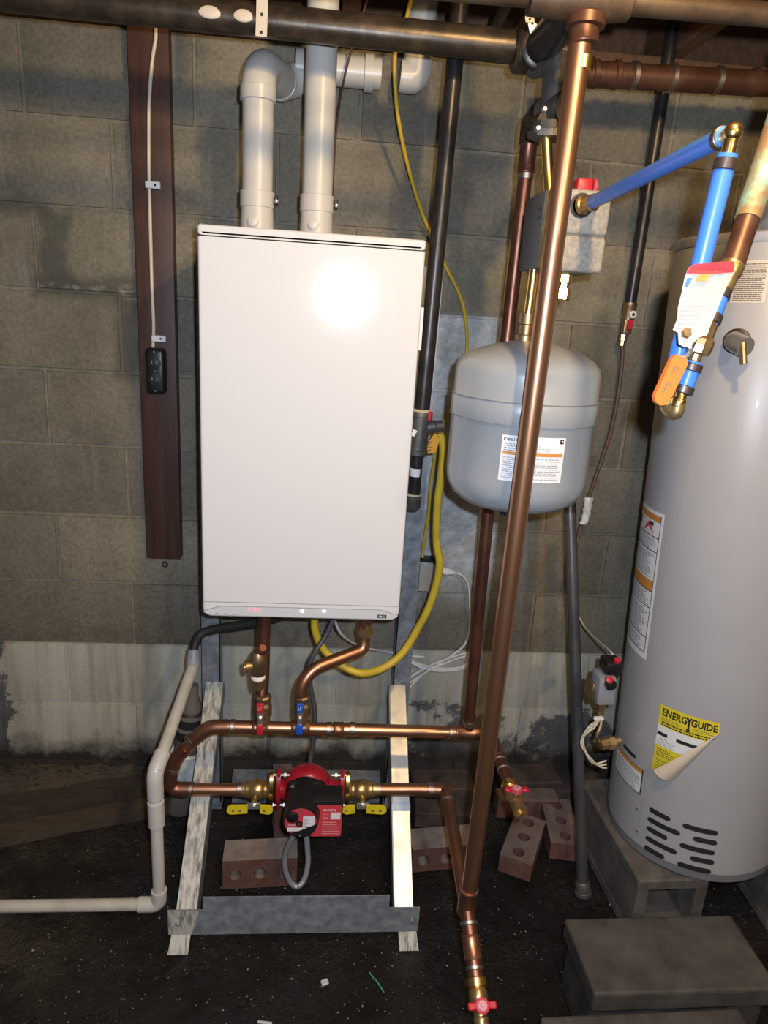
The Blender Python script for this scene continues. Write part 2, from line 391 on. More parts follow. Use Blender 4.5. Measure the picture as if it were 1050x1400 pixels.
def rect(mb, fn, u0, v0, u1, v1, off, nu=1, nv=1):
    vs_ = [fn(u0+(u1-u0)*i/nu, v0+(v1-v0)*j/nv, off) for j in range(nv+1) for i in range(nu+1)]
    fs = [(j*(nu+1)+i, j*(nu+1)+i+1, (j+1)*(nu+1)+i+1, (j+1)*(nu+1)+i) for j in range(nv) for i in range(nu)]
    return mb.add(vs_, fs)
def lines(fn, u0, v0, u1, v1, n, off, rnd, fill=.55, wmin=.04, wmax=.14, ragged=.25):
    mb = MB(); h = (v1-v0)/n
    for i in range(n):
        v = v0+h*i; u = u0; end = u1-(u1-u0)*ragged*rnd.random()
        while u < end:
            w = min(rnd.uniform(wmin, wmax), end-u); rect(mb, fn, u, v, u+w, v+h*fill, off); u += w+.012
    return mb
def flat(o, ux, uy, n):
    o, ux, uy, n = V(o), V(ux), V(uy), V(n)
    return lambda u, v, w: o+ux*u+uy*v+n*w

# ================================================================== the room
BH, BL, X0 = .2032, .4064, .12154
wall_back = struct('wall_back', MB().box((1.2, .1104, 1.0), (5.0, .21, 2.24)), M['mortar'])
def block_mesh(name, w, h):
    mb = MB(); bm = bmesh.new(); bmesh.ops.create_cube(bm, size=1)
    for q in bm.verts: q.co = V((q.co.x*w, q.co.y*.06, q.co.z*h))
    fe = [e for e in bm.edges if all(v.co.y < 0 for v in e.verts)]
    bmesh.ops.bevel(bm, geom=fe, offset=.0045, segments=2, affect='EDGES', profile=.6)
    me = bpy.data.meshes.new(name); bm.to_mesh(me); bm.free(); me.shade_smooth(); me.set_sharp_from_angle(angle=.6)
    me.materials.append(M['block']); return me
BM = block_mesh('block', BL-.0085, BH-.0085)
for k in range(0, 11):
    off = 0 if k % 2 == 0 else .5
    for n in range(-4, 9):
        xc = X0+(n+off+.5)*BL
        if xc < -1.15 or xc > 3.5: continue
        o = bpy.data.objects.new('block', BM); COL.objects.link(o); o.parent = wall_back
        o.location = (xc, .030+R_.uniform(-.0022, .0022), k*BH-.12+BH/2); o.rotation_euler = (R_.uniform(-.004, .004), R_.uniform(-.003, .003), R_.uniform(-.004, .004))
# floor: uneven wet earth
def noise2(x, y): return (math.sin(3.1*x+1.7*y)+math.sin(5.3*x-4.1*y+1)+.6*math.sin(11*x+7*y+2)+.5*math.sin(-9*x+13*y))*.25
mb = MB(); nx, ny = 150, 120; xs = np.linspace(-1.25, 3.45, nx); ys = np.linspace(-3.4, .05, ny)
rr = np.random.RandomState(3)
for j in range(ny):
    for i in range(nx): mb.v.append((xs[i], ys[j], .005*noise2(xs[i]*1.7, ys[j]*1.7)-.006+.0025*rr.randn()))
for j in range(ny-1):
    for i in range(nx-1): mb.f.append((j*nx+i, j*nx+i+1, (j+1)*nx+i+1, (j+1)*nx+i))
struct('floor', mb, M['floor'], True)
struct('wall_left', MB().box((-1.3, -1.65, 1.3), (.1, 3.6, 2.9)), M['plain_wall'])
struct('wall_right', MB().box((3.5, -1.65, 1.3), (.1, 3.6, 2.9)), M['plain_wall'])
struct('wall_front', MB().box((1.1, -3.45, 1.3), (5.0, .1, 2.9)), M['plain_wall'])
struct('trim_1', MB().bbox((1.1, .10, 2.137), (4.7, .24, .042), .003, 1), M['joist'])
ceiling = struct('ceiling', MB().box((1.1, -.32, 2.36), (4.7, 1.0, .04)), M['joist'])
for i in range(12):
    o = bpy.data.objects.new('joist', mesh_of('joist', MB().bbox((0, -.31, 2.248), (.042, 0.98, .18), .003, 1), V((0, 0, 0)), False)); o.data.materials.append(M['joist'])
    COL.objects.link(o); o.parent = ceiling; o.location = (-1.13+i*.406, 0, 0)
struct('trim_2', MB().bbox((1.1, -.82, 2.26), (4.7, .04, .20), .003, 1), M['joist'])
struct('trim_3', MB().bbox((1.1, .16, 2.25), (4.7, .04, .18), .003, 1), M['joist'])
struct('ceiling_raised', MB().box((1.1, -2.15, 2.72), (4.7, 2.7, .04)), M['joist'])  # unseen ceiling, raised here so the bulb's light clears the joist ends

# earth bank and old timbers along the foot of the wall, left
tf_a = PZ(0, 1158, 0); tf_b = PZ(200, 1119, 0); tslope = (tf_b.y-tf_a.y)/(tf_b.x-tf_a.x)
mb = MB(); nx, ny = 110, 26
for j in range(ny):
    for i in range(nx):
        x = -1.2+1.72*i/(nx-1); t = j/(ny-1); yf = min(tf_a.y+tslope*(x-tf_a.x)+.155, -.01); y = yf*(1-t)+.03*t
        mb.v.append((x, y, .012+.052*min(1, t*1.5+.25) + (.014*noise2(x*6, y*9)+.010*abs(math.sin(23*x+5*math.sin(17*y)))*abs(math.sin(31*y)))*t + rr.randn()*.0045))
for j in range(ny-1):
    for i in range(nx-1): mb.f.append((j*nx+i, j*nx+i+1, (j+1)*nx+i+1, (j+1)*nx+i))
solo('earth_bank', mb, M['earth'], 'dark packed earth banked against the foot of the block wall', 'earth', kind='stuff')
def timber(name, a, b, w, h, z0, label, mat='old_wood'):
    a, b = V(a), V(b); d = (b-a); d.z = 0; L = d.length; ang = math.atan2(d.y, d.x); mb = MB(); n = 14
    r2 = random.Random(int(L*1000)+int(z0*777))
    for i in range(n+1):
        for (yy, zz) in ((-.5, 0), (.5, 0), (.5, 1), (-.5, 1)):
            mb.v.append((L*i/n, yy*w+r2.uniform(-.004, .004), z0+zz*h+r2.uniform(-.003, .003)*zz))
    for i in range(n):
        for k in range(4): mb.f.append((i*4+k, i*4+(k+1) % 4, i*4+4+(k+1) % 4, i*4+4+k))
    mb.f += [(0, 1, 2, 3), (n*4+3, n*4+2, n*4+1, n*4)]
    c, s_ = math.cos(ang), math.sin(ang); mb.v = [(a.x+q[0]*c-q[1]*s_, a.y+q[0]*s_+q[1]*c, q[2]) for q in mb.v]
    return solo(name, mb, M[mat], label, 'timber', ang=50)
a = PZ(0, 1158, 0); b = PZ(200, 1119, 0); d = (b-a).normalized(); nrm = V((-d.y, d.x, 0))
timber('timber', a-d*.42+nrm*.030, b+d*.10+nrm*.030, .056, .034, -.004, 'long weathered timber lying on the floor nearest the drain pipe, left')
timber('timber', a-d*.42+nrm*.108, b+d*.06+nrm*.100, .058, .070, -.004, 'higher weathered timber lying between the front timber and the earth bank', 'old_wood2')

# ================================================================== post, cable, outlet on the wall
xl = P(203, 600, -.04).x; xr = P(243, 600, -.04).x
zb = P(222, 765, -.04).z
W0 = P(200, 765, -.04).x; W1 = P(247, 765, -.04).x
mb = MB(); n = 10
solo('wall_post', MB().bbox(((W0+W1)/2, -.0195, (zb+2.15)/2), (W1-W0, .035, 2.15-zb), .004, 2), M['wood'], 'dark brown wooden post fixed upright to the block wall', 'post')
t = thing('power_cable', 'thin cream cable clipped down the dark wooden post', 'cable', P(206, 480, -.045))
pts = [P(211, 22, -.042), P(213, 50, -.043), P(208, 85, -.043), P(204, 140, -.043), P(203.5, 200, -.043), P(204, 250, -.043), P(206, 330, -.043), P(208, 400, -.043), P(210, 445, -.043), P(209, 478, -.044)]
part(t, 'cable', MB().tube(smooth(pts), .0042, 8), M['cream_wire'])
for (x, y) in ((209, 253), (217, 463)):
    c = P(x, y, -.048); cl = part(t, 'clip', MB().bbox(c, (.036, .008, .016), .0015, 1), M['white_label'], 'pale plastic cable clip')
    part(cl, 'nail', MB().lathe([(0, .003), (.002, .003)], c+V((.006, -.004, 0)), (0, -1, 0), 8), M['ink'])
c = P(214, 507, -.06)
t = thing('power_outlet', 'black surface mounted double outlet low on the wooden post', 'outlet', c-V((0, 0, .06)))
part(t, 'body', MB().bbox(c, (.050, .040, .118), .011, 3), M['black'])
for dz in (-.021, .022):
    s_ = part(t, 'socket', MB().lathe([(0, .0165), (.003, .0165), (.004, .015)], c+V((0, -.0195, dz)), (0, -1, 0), 20), M['rubber'])
    for dx in (-.006, .006): part(s_, 'slot', MB().box(c+V((dx, -.0238, dz+.002)), (.002, .001, .008)), M['seam'])
for dz in (-.05, 0, .05): part(t, 'screw', MB().lathe([(0, .003), (.0015, .002)], c+V((0, -.0195, dz)), (0, -1, 0), 8), M['chrome'])
c = P(226, 771, -.002)
solo('wall_hook', MB().tube([c+V((.007*math.cos(q), -.004, .007*math.sin(q))) for q in np.linspace(0, 2*PI, 15)[:-1]], .0025, 6, closed=True), M['steel_old'], 'small dark ring on the wall just under the wooden post', 'ring')

# ================================================================== boiler
BX0, BX1, BZ0, BZ1, BF, BB = .6015, 1.0735, .780, 1.655, -.40, -.085
def rrect(x0, x1, z0, z1, r, n=6, corners=(1, 1, 1, 1)):
    out = []
    for (cx, cz, a0, on) in ((x1-r, z1-r, 0, corners[0]), (x0+r, z1-r, 90, corners[1]), (x0+r, z0+r, 180, corners[2]), (x1-r, z0+r, 270, corners[3])):
        if not on:
            out.append((cx+r*(1 if a0 in (0, 270) else -1), cz+r*(1 if a0 in (0, 90) else -1))); continue
        for k in range(n+1):
            q = math.radians(a0+90*k/n); out.append((cx+r*math.cos(q), cz+r*math.sin(q)))
    return out
def soft_plate(poly_fn, y0, y1, bev=.008, n=4):        # plate in XZ between depths y0 (back) and y1 (front) with rounded front rim
    rings = [(0, y0)]+[(bev*(1-math.cos(q)), y1+bev*(1-math.sin(q))) for q in np.linspace(0, PI/2, n+1)]+[(bev+.003, y1), (bev+.006, y1)]
    mb = MB(); cnt = None
    for ins, y in rings:
        pl = poly_fn(ins); cnt = len(pl); mb.v += [(p_[0], y, p_[1]) for p_ in pl]
    for i in range(len(rings)-1):
        for k in range(cnt): mb.f.append((i*cnt+k, i*cnt+(k+1) % cnt, (i+1)*cnt+(k+1) % cnt, (i+1)*cnt+k))
    mb.f.append(tuple(range(cnt))); mb.f.append(tuple((len(rings)-1)*cnt+k for k in range(cnt))); return mb
boiler = thing('wall_boiler', 'tall white enamelled boiler hung on a galvanised steel stand', 'boiler', ((BX0+BX1)/2, -.24, BZ0))
zc, zs = BZ1-.022, BZ0+.0385
part(boiler, 'case', MB().bbox(((BX0+BX1)/2, (BB-.36)/2, (BZ0+BZ1)/2+.004), (BX1-BX0-.006, -.36-BB, BZ1-BZ0-.012), .006, 2), M['enamel'])
part(boiler, 'top_cap', soft_plate(lambda i: rrect(BX0+i, BX1-i, zc+.0012, BZ1-i, .006), -.30, BF-.001, .006), M['enamel'])
part(boiler, 'front_cover', soft_plate(lambda i: rrect(BX0+i, BX1-i, zs+.001, zc-.0012, .002), -.34, BF, .006), M['enamel'])
ch = part(boiler, 'chin', soft_plate(lambda i: rrect(BX0+i, BX1-i, BZ0+i, zs-.001, .022 if i < .001 else max(.022-i, .006), 6, (0, 0, 1, 1)), -.34, BF, .006), M['enamel'])
def chin_poly(d=0.):
    return [(BX0+.02, BZ0+.006-d), (BX1-.02, BZ0+.006-d), (BX1-.004+d, BZ0+.0125), (BX1-.004+d, BZ0+.016+d), (BX1-.047, BZ0+.0285+d), (BX0+.045, BZ0+.0285+d), (BX0+.004-d, BZ0+.016+d), (BX0+.004-d, BZ0+.0125)]
part(boiler, 'chin_outline', MB().prism(chin_poly(.0012), (0, BF-.0004, 0), (1, 0, 0), (0, 0, 1), (0, -1, 0), .0010), M['seam'], sm=False)
cp = part(boiler, 'control_panel', MB().prism(chin_poly(), (0, BF-.001, 0), (1, 0, 0), (0, 0, 1), (0, -1, 0), .0022), M['enamel2'], sm=False)
BFN = flat((0, BF-.0034, 0), (1, 0, 0), (0, 0, 1), (0, -1, 0))
c = P(348, 833, BF); part(cp, 'display', put_text('141', BFN, c.x-.013, c.z-.0055, c.x+.013, c.z+.0055, 0), M['glow_red'], 'glowing red digits', sm=False, normals=False)
for x in (413, 443):
    c = P(x, 834.5, BF); part(cp, 'indicator_lamp', MB().lathe([(0, .0036), (.0012, .0030), (.0016, .001)], V((c.x, BF-.0032, c.z)), (0, -1, 0), 12), M['glow_white'], 'small lit white lamp')
c = P(522, 842, BF); lg = part(cp, 'logo_plate', rect(MB(), BFN, c.x-.011, c.z-.0045, c.x+.011, c.z+.0045, 0.0003), M['ink'], sm=False, normals=False)
part(lg, 'logo_text', put_text('IBC', BFN, c.x-.008, c.z-.0027, c.x+.008, c.z+.0027, .0008, .02), M['white_label'], sm=False, normals=False)
c = P(308, 838.5, BF); part(cp, 'model_print', lines(BFN, c.x-.024, c.z-.0012, c.x+.026, c.z+.0012, 1, .0003, R_, .9, .004, .012, .1), M['ink'], sm=False, normals=False)
# feed openings underneath
for (x, y, r) in ((P(361, 850, -.34).x, -.34, .02), (P(499, 850, -.30).x, -.30, .02), (P(430, 850, -.28).x, -.28, .016)):
    part(boiler, 'port', MB().lathe([(0, r+.006), (.008, r+.006), (.008, r+.001), (.014, r)], (x, y, BZ0+.004), (0, 0, -1), 16), M['black'])

# ================================================================== white vent pipes
VR = .0335
vx1, vx2 = P(352, 250, -.25).x, P(434, 260, -.25).x
def zat(x, y, Y): return P(x, y, Y).z
def socket(par, x, y, z0, z1, r, name='socket', mat='pvc'):
    return part(par, name, MB().lathe([(0, r-.002), (.001, r), (z1-z0-.001, r), (z1-z0, r-.002)], (x, y, z0), (0, 0, 1), 28), M[mat])
def vent_foot(par, x, y, yt, yb, ydisc, xs_):
    z1, z0 = zat(xs_, yt, y-VR), zat(xs_, yb, y-VR)
    s_ = socket(par, x, y, z0, z1, VR+.0045)
    part(par, 'boiler_collar', MB().lathe([(0, VR+.004), (z0-BZ1, VR+.002)], (x, y, BZ1), (0, 0, 1), 28), M['pvc'])
    zz = zat(xs_, ydisc, y-VR); part(par, 'test_plug', MB().lathe([(0, .0115), (VR+.008, .0115), (VR+.009, .010)], (x-.004, y, max(zz, BZ1+.0125)), (0, -1, 0), 18), M['pvc'])
    cl = part(s_, 'clamp_lug', MB().bbox((x+VR+.009, y-.012, (z0+z1)/2), (.008, .014, .020), .002, 1), M['black'])
    part(cl, 'screw', MB().lathe([(0, .0045), (.004, .0045), (.005, .003)], (x+VR+.010, y-.019, (z0+z1)/2-.002), (.2, -1, 0), 10), M['chrome'])
v1 = thing('vent_pipe', 'white plastic vent pipe bending back and right above the boiler', 'pipe', (vx1, -.25, BZ1))
ze = zat(352, 84, -.25)                        # axis height of the bend
hz = zat(450, 95, -.078); xe = P(573, 60, -.09).x
path = [V((vx1, -.25, BZ1+.01)), V((vx1, -.25, ze)), V((vx1+.045, -.085, ze+.004)), V((vx1+.12, -.078, hz))]
part(v1, 'pipe', MB().tube(fillet(path, .062, 9), VR, 26), M['pvc'])
zr1, zr0 = zat(352, 114, -.28), zat(352, 134, -.28)
socket(v1, vx1, -.25, zr0, zr1, VR+.005, 'bend_rim')
part(v1, 'bend', MB().tube(fillet(path, .062, 9)[1:19], VR+.0035, 26), M['pvc'])
p3 = [V((vx1+.115, -.078, hz)), V((xe, -.078, hz-.002)), V((xe+.012, -.09, 2.5))]
dd = (path[3]-path[2]).normalized()
part(v1, 'rim', MB().lathe([(0, VR+.003), (.002, VR+.006), (.012, VR+.006), (.014, VR+.003)], V((vx1+.036, -.115, ze+.003)), (.35, .94, 0), 28), M['pvc'])
part(v1, 'cross_pipe', MB().tube([p3[0]-V((.03, 0, 0)), p3[0]+V((xe-vx1-.2, 0, 0))], VR, 26), M['pvc'])
part(v1, 'coupling', MB().lathe([(0, VR+.001), (.001, VR+.005), (.03, VR+.005), (.031, VR+.001)], (P(412, 95, -.078).x-.012, -.078, hz), (1, 0, 0), 28), M['pvc'])
part(v1, 'rising_pipe', MB().tube(fillet([p3[0]+V((.2, 0, 0)), p3[1], p3[2]], .085, 12), VR+.001, 26), M['pvc'])
xx = P(505, 95, -.11).x
part(v1, 'bend_rim', MB().lathe([(0, VR+.002), (.001, VR+.0065), (.022, VR+.0065), (.023, VR+.002)], (xx-.011, -.078, hz), (1, 0, 0), 28), M['pvc'])
vent_foot(v1, vx1, -.25, 259, 282, 303, 352)
v2 = thing('vent_pipe', 'straight white plastic vent pipe rising from the boiler top', 'pipe', (vx2, -.25, BZ1))
part(v2, 'pipe', MB().tube([(vx2, -.25, BZ1+.01), (vx2, -.25, 2.5)], VR, 28), M['pvc'])
vent_foot(v2, vx2, -.25, 264, 288, 307, 430)

# ================================================================== overhead pipes
SP = .0285
sa, sb = P(0, -9, -.40), P(715, 65, -.40); sd = (sb-sa).normalized()
t = thing('steel_pipe', 'long dark steel pipe running overhead in front of the vents', 'pipe', sa)
part(t, 'pipe', MB().tube([sa-sd*1.1, sb], SP, 22), M['steel_old'])
for x in (290, 335):
    q = P(x, -9+x*.1035, -.40); part(t, 'paint_splash', MB().sphere(q+V((0, -SP*.93, -.004)), 1, 14, 8, (.019 if x > 300 else .022, .004, .011)), M['cream_label'], 'pale paint splash')
def strap(name, pts, w, label, mat='cream_label'):
    pts = smooth([V(q) for q in pts], 5); mb = MB(); n = len(pts)
    t = thing(name, label, 'strap', pts[-1])
    nr = V((0, -1, 0))
    for i, q in enumerate(pts):
        for sx, sy in ((-1, 0), (1, 0), (1, 1), (-1, 1)): mb.v.append(q+V((sx*w/2, sy*-.0015, 0)))
    for i in range(n-1):
        for k in range(4): mb.f.append((i*4+k, i*4+(k+1) % 4, i*4+4+(k+1) % 4, i*4+4+k))
    mb.f += [(0, 1, 2, 3), tuple((n-1)*4+k for k in (3, 2, 1, 0))]
    part(t, 'band', mb, M[mat], sm=False)
    L = 0
    for i in range(2, n-1, 4): part(t, 'hole', MB().lathe([(0, w*.14), (.0008, w*.14)], pts[i]+V((0, -.0016, 0)), (0, -1, 0), 10), M['ink'])
    return t
q = P(358, 40, -.432)
strap('perforated_strap', [V((q.x+.002, -.433, 2.19)), V((q.x+.001, -.433, 2.08)), V((q.x, -.433, 2.02)), V((q.x-.001, -.432, 1.985))], .021, 'perforated pale metal strap holding the long overhead steel pipe')
s0, s1 = P(724, 15, -.46), P(731, 50, -.46)
strap('perforated_strap', [s0+V((-.01, 0, .17)), s0, (s0+s1)/2, s1], .017, 'short bright perforated strap hanging beside the iron pipe fittings', 'white_label')

# iron fittings at the end of the steel pipe down to the air separator
A = P(733, 72, -.41); Bq = P(757, 110, -.47); Cq = P(758, 150, -.49); Fl = P(748, 182, -.51)
t = thing('iron_fittings', 'dark iron tee, flange and elbow above the grey foam box', 'pipe fitting', Fl)
part(t, 'tee', MB().tube([A-sd*.045, A-sd*.04, A+sd*.05, A+sd*.055], [.034, .039, .039, .034], 22), M['steel_old'])
part(t, 'outlet_pipe', MB().tube([A, P(778, 20, -.62), P(800, -15, -.72)], .031, 20), M['black_pipe'])
part(t, 'rim', MB().lathe([(0, .034), (.004, .040), (.02, .040), (.024, .034)], A+(P(778, 20, -.62)-A)*.10, P(778, 20, -.62)-A, 24), M['steel_old'])
part(t, 'nipple', MB().tube([A-V((0, 0, .02)), Bq+V((0, 0, .03)), Cq], .0255, 20), M['iron'])
el = part(t, 'side_outlet', MB().lathe([(-.03, .026), (.03, .026), (.032, .031), (.045, .031), (.045, .023), (.02, .021)], Cq, (.35, -.9, -.1), 24), M['iron'])
part(t, 'flange', MB().lathe([(0, .02), (.002, .036), (.014, .036), (.016, .03), (.03, .027)], Fl-V((0, 0, .012)), (0, 0, 1), 6), M['iron'], sm=False)
part(t, 'arm', MB().tube(fillet([V((1.274, -.38, 1.855)), V((1.274, -.38, 1.90)), Fl+V((0, .02, .02)), Fl+V((0, 0, .02))], .04, 6), [.021]*18, 16), M['steel_old'])
for (dx, dz) in ((-.028, -.002), (.028, -.002), (-.02, .03)):
    part(t, 'bolt', MB().lathe([(0, .006), (.01, .006), (.012, .004)], Fl+V((dx, -.028, dz)), (0, -1, 0), 6), M['chrome'], sm=False)
t = thing('overhead_pipe', 'thick brown pipe crossing the top right in front of the joists', 'pipe', P(1050, 16, -.74))
ua, ub = P(640, -14, -.74), P(1050, 20, -.74); ud = (ub-ua).normalized()
part(t, 'pipe', MB().tube([ua-ud*1.2, ub+ud*.9], .0165, 22), M['grimy_pipe'])
q = P(797, 2, -.74); part(t, 'tee', MB().lathe([(-.085, .0165), (-.083, .024), (-.03, .026), (.03, .026), (.072, .022), (.075, .0165)], q, ud, 22), M['grimy_pipe'])
ca, cb = P(800, 101, -.22), P(1050, 115, -.22); cd = (cb-ca).normalized()
t = thing('overhead_pipe', 'old brown copper pipe running level at upper right near the wall', 'pipe', ca)
part(t, 'pipe', MB().tube([ca-cd*.08, cb+cd*1.2], .026, 22), M['copper_brown'])
for x in (812, 842, 866, 918, 980, 1030):
    q = P(x, 100+(x-800)*.056, -.22); part(t, 'joint', MB().lathe([(-.007, .027), (-.005, .0295), (.005, .0295), (.007, .027)], q, cd, 20), M['solder'] if x in (866, 918, 980) else M['copper_brown'])
q0, q1 = P(668, 58, -.05), P(688, 12, -.20)
solo('conduit_pipe', MB().tube([q0-(q1-q0)*.2, q1+(q1-q0)*1.2], .016, 12), M['black_pipe'], 'thin black pipe slanting between the joists above the iron tee', 'pipe')
pts = [P(502, 0, -.16), P(480, 70, -.135), P(470, 110, -.13), P(463, 150, -.08), P(458, 200, -.04), P(453, 300, -.02)]
solo('loose_wire', MB().tube(smooth(pts), .0028, 6), M['brown_wire'], 'thin brown wire hanging down behind the straight vent pipe', 'wire')

# ================================================================== gas pipe beside the boiler
gx = 1.111; GY = -.30
zt = 2.33; zu = zat(575, 560, GY-.018)
t = thing('gas_pipe', 'black iron gas pipe dropping beside the right edge of the boiler', 'pipe', (gx-.01, GY, .985))
GA, GB = P(622, 80, GY), P(577, 560, GY); gd = (GB-GA).normalized()
part(t, 'pipe', MB().tube([GA-gd*.40, GB+gd*.02], .0185, 18), M['black_pipe'])
g1, g2 = P(576, 562, GY), P(570, 622, GY); L = (g2-g1).length
cpl = part(t, 'tee', MB().lathe([(0, .0235), (.004, .0255), (.012, .0255), (.014, .023), (L-.014, .023), (L-.012, .0255), (L-.003, .0255), (L, .022)], g1, gd, 22), M['iron'])
part(cpl, 'sealant', MB().lathe([(-.005, .0195), (-.002, .0235), (.001, .0235)], g1, gd, 20), M['dope'])
st = P(566, 592, GY-.024); part(cpl, 'sticker', MB().bbox(st, (.010, .0016, .016), .0005, 1, Matrix.Rotation(.4, 3, 'Y')), M['white_label'])
bo = P(583, 585, GY); part(t, 'branch', MB().lathe([(0, .016), (.03, .016), (.032, .014), (.05, .0135)], bo-V((.01, 0, .0)), (1, 0, .15), 18), M['iron'])
part(t, 'red_cap', MB().lathe([(0, .007), (.018, .007), (.02, .005)], P(587, 574, GY-.015), (0, 0, 1), 12), M['valve_red'])
n1, n2 = P(571, 620, GY), P(566, 682, GY); part(t, 'nipple', MB().tube([n1, n2], .0145, 18), M['black_pipe'])
q = P(568.5, 645, GY); part(t, 'label', MB().lathe([(-.010, .0150), (.010, .0150)], q, gd, 20, False), M['white_label'])
c1, c2 = P(565.5, 677, GY), P(564, 696, GY); L = (c2-c1).length
cc = part(t, 'drip_cap', MB().lathe([(0, .0185), (.002, .0205), (.008, .0205), (.010, .0195), (L-.006, .0195), (L, .015)], c1, gd, 20), M['iron'])
part(cc, 'sealant', MB().lathe([(-.004, .015), (-.001, .018), (.001, .018)], c1, gd, 18), M['dope'])
q = P(575, 450, GY-.02); part(t, 'sticker', MB().bbox(q+V((.001, 0, 0)), (.007, .0015, .095), .0005, 1), M['white_label'])

hp = [bo+V((.03, 0, .004)), P(600, 590, -.29), P(606, 612, -.29), P(603, 650, -.29), P(598, 690, -.29), P(597, 740, -.29), P(601, 775, -.29), P(590, 820, -.29), P(572, 858, -.30), P(550, 893, -.31), P(522, 914, -.32), P(492, 920, -.31), P(462, 906, -.295), P(440, 884, -.285), P(431, 862, -.28), P(430, 846, -.28)]
t = thing('gas_hose', 'thick yellow gas hose looping from the black pipe to the boiler underside', 'hose', P(492, 922, -.31))
hs = smooth(hp, 14)
part(t, 'hose', MB().tube(hs, [.0098+(.0007 if i % 2 else 0) for i in range(len(hs))], 14), M['csst'])
part(t, 'end_nut', MB().lathe([(0, .012), (.002, .0145), (.02, .0145), (.022, .012)], hs[2], hs[5]-hs[2], 6), M['brass'], sm=False)
q = P(590, 606, -.30)
tg = thing('warning_tag', 'small orange tag hanging from the yellow gas hose', 'tag', P(590, 630, -.30))
part(tg, 'tag', MB().prism([(-.014, -.028), (.012, -.022), (.019, .010), (.006, .026), (-.006, .006)], q, (1, 0, 0), (0, 0, 1), (0, -1, 0), .0012), M['orange_tag'], sm=False)
part(tg, 'print', lines(flat(q+V((0, -.0014, 0)), (1, 0, 0), (0, 0, 1), (0, -1, 0)), -.008, -.018, .012, .008, 4, .0002, R_, .4, .004, .01), M['ink_brown'], sm=False, normals=False)
pts = [P(563, -5, -.2), P(552, 40, -.17), P(540, 75, -.16), P(543, 150, -.14), P(556, 220, -.10), P(575, 285, -.05), P(590, 322, -.03), P(607, 360, -.02), P(628, 402, -.02), P(637, 440, -.02), P(638, 480, -.025), P(628, 525, -.03), P(612, 565, -.03), P(598, 610, -.03), P(589, 660, -.03), P(586, 700, -.03), P(579, 745, -.03), P(577.5, 762, -.03)]
solo('power_cable', MB().tube(smooth(pts), .0046, 8), M['yellow_wire'], 'thin yellow electric cable running down the wall behind the gas pipe', 'cable')

# ================================================================== boiler stand
SXL, SXR = .5695, 1.1335
st = thing('boiler_stand', 'galvanised steel stand with splayed legs carrying the white boiler', 'stand', ((SXL+SXR)/2, -.33, 0))
for s_, sx in ((1, SXL), (-1, SXR)):
    u = MB().box((sx, -.1015, .81), (.052, .003, 1.62)); u.box((sx+s_*.0245, -.078, .81), (.003, .05, 1.62))
    part(st, 'upright', u, M['galv'], sm=False)
for z in (1.05, 1.50): part(st, 'hanger_rail', MB().box(((SXL+SXR)/2, -.0885, z), (SXR-SXL+.05, .006, .05)), M['galv'], sm=False)
def leg(sx, s_, mat, name='leg'):
    a = V((sx, -.105, .430)); b = V((sx, -.583, .035)); d = (b-a).normalized(); n = V((0, d.z, -d.y)); n = n if n.y < 0 else -n
    mb = MB(); w = .052 if s_ > 0 else .047
    x0, x1 = sx-w/2, sx+w/2
    xa = x0 if s_ < 0 else x1
    for (p_, q_) in ((a, b),):
        L = (b-a).length
        mb.prism([(0, -w/2), (L, -w/2), (L, w/2), (0, w/2)], a, d, V((1, 0, 0)), -n, .003)
    return part(st, name, mb, M[mat], sm=False), a, b, d, n, L
for s_, sx, mt in ((1, SXL+.012, 'galv_worn'), (-1, SXR-.012, 'galv_bright')):
    lg_, a, b, d, n, L = leg(sx, s_, mt)
    w = .052
    inner = sx+s_*(w/2-.0015)
    part(lg_, 'web', MB().prism([(0, 0), (L, 0), (L-.02, .045), (.02, .045)], V((inner-.0015, a.y, a.z)), d, -n, (1, 0, 0), .003), M['galv'], sm=False)
    part(st, 'foot', MB().prism([(0, -.022), (.062, -.024), (.062, .024), (0, .022)], V((sx-s_*.004, -.588, .046)), V((-s_*.10, -.55, -.80)).normalized(), (1, 0, 0), (0, .8, -.6), .003), M['galv_worn'], sm=False)
    if s_ < 0:
        q = P(551, 1103, 0)
        tt = (a-CAM)
        mid = a+(b-a)*.56; part(lg_, 'reflection_band', MB().box(mid+n*.001, (.05, .001, .028), Matrix.Rotation(math.atan2(d.z, -d.y), 3, 'X')), M['galv'], sm=False)  # bluish reflection on the steel leg, painted as a band
x0, x1 = SXL-.024, SXR+.02; xi0, xi1 = P(277, 1225, -.6).x, P(533, 1225, -.6).x
part(st, 'front_bar', MB().prism([(x0, .031), (x1, .031), (x1, .105), (xi1, .105), (xi1, .143), (xi0, .143), (xi0, .105), (x0, .105)], (0, -.600, 0), (1, 0, 0), (0, 0, 1), (0, 1, 0), .003), M['galv'], sm=False)
part(st, 'bar_patch', MB().prism([(x0+.002, .032), (x0+.055, .032), (x0+.075, .104), (x0+.002, .104)], (0, -.6008, 0), (1, 0, 0), (0, 0, 1), (0, 1, 0), .0006), M['galv_worn'], 'pale paint smear', sm=False)
part(st, 'rear_bar', MB().box((.86, -.106, .051), (.46, .003, .09)).box((.86, -.085, .094), (.46, .042, .003)), M['galv'], sm=False)
for sx in (SXL, SXR): part(st, 'bolt', MB().lathe([(0, .006), (.006, .006), (.008, .003)], (sx, -.6005, .07), (0, -1, 0), 6), M['chrome'], sm=False)
for sx in (SXL, SXR): part(st, 'upright_foot', MB().box((sx, -.085, .0015), (.06, .08, .006)), M['galv'], sm=False)

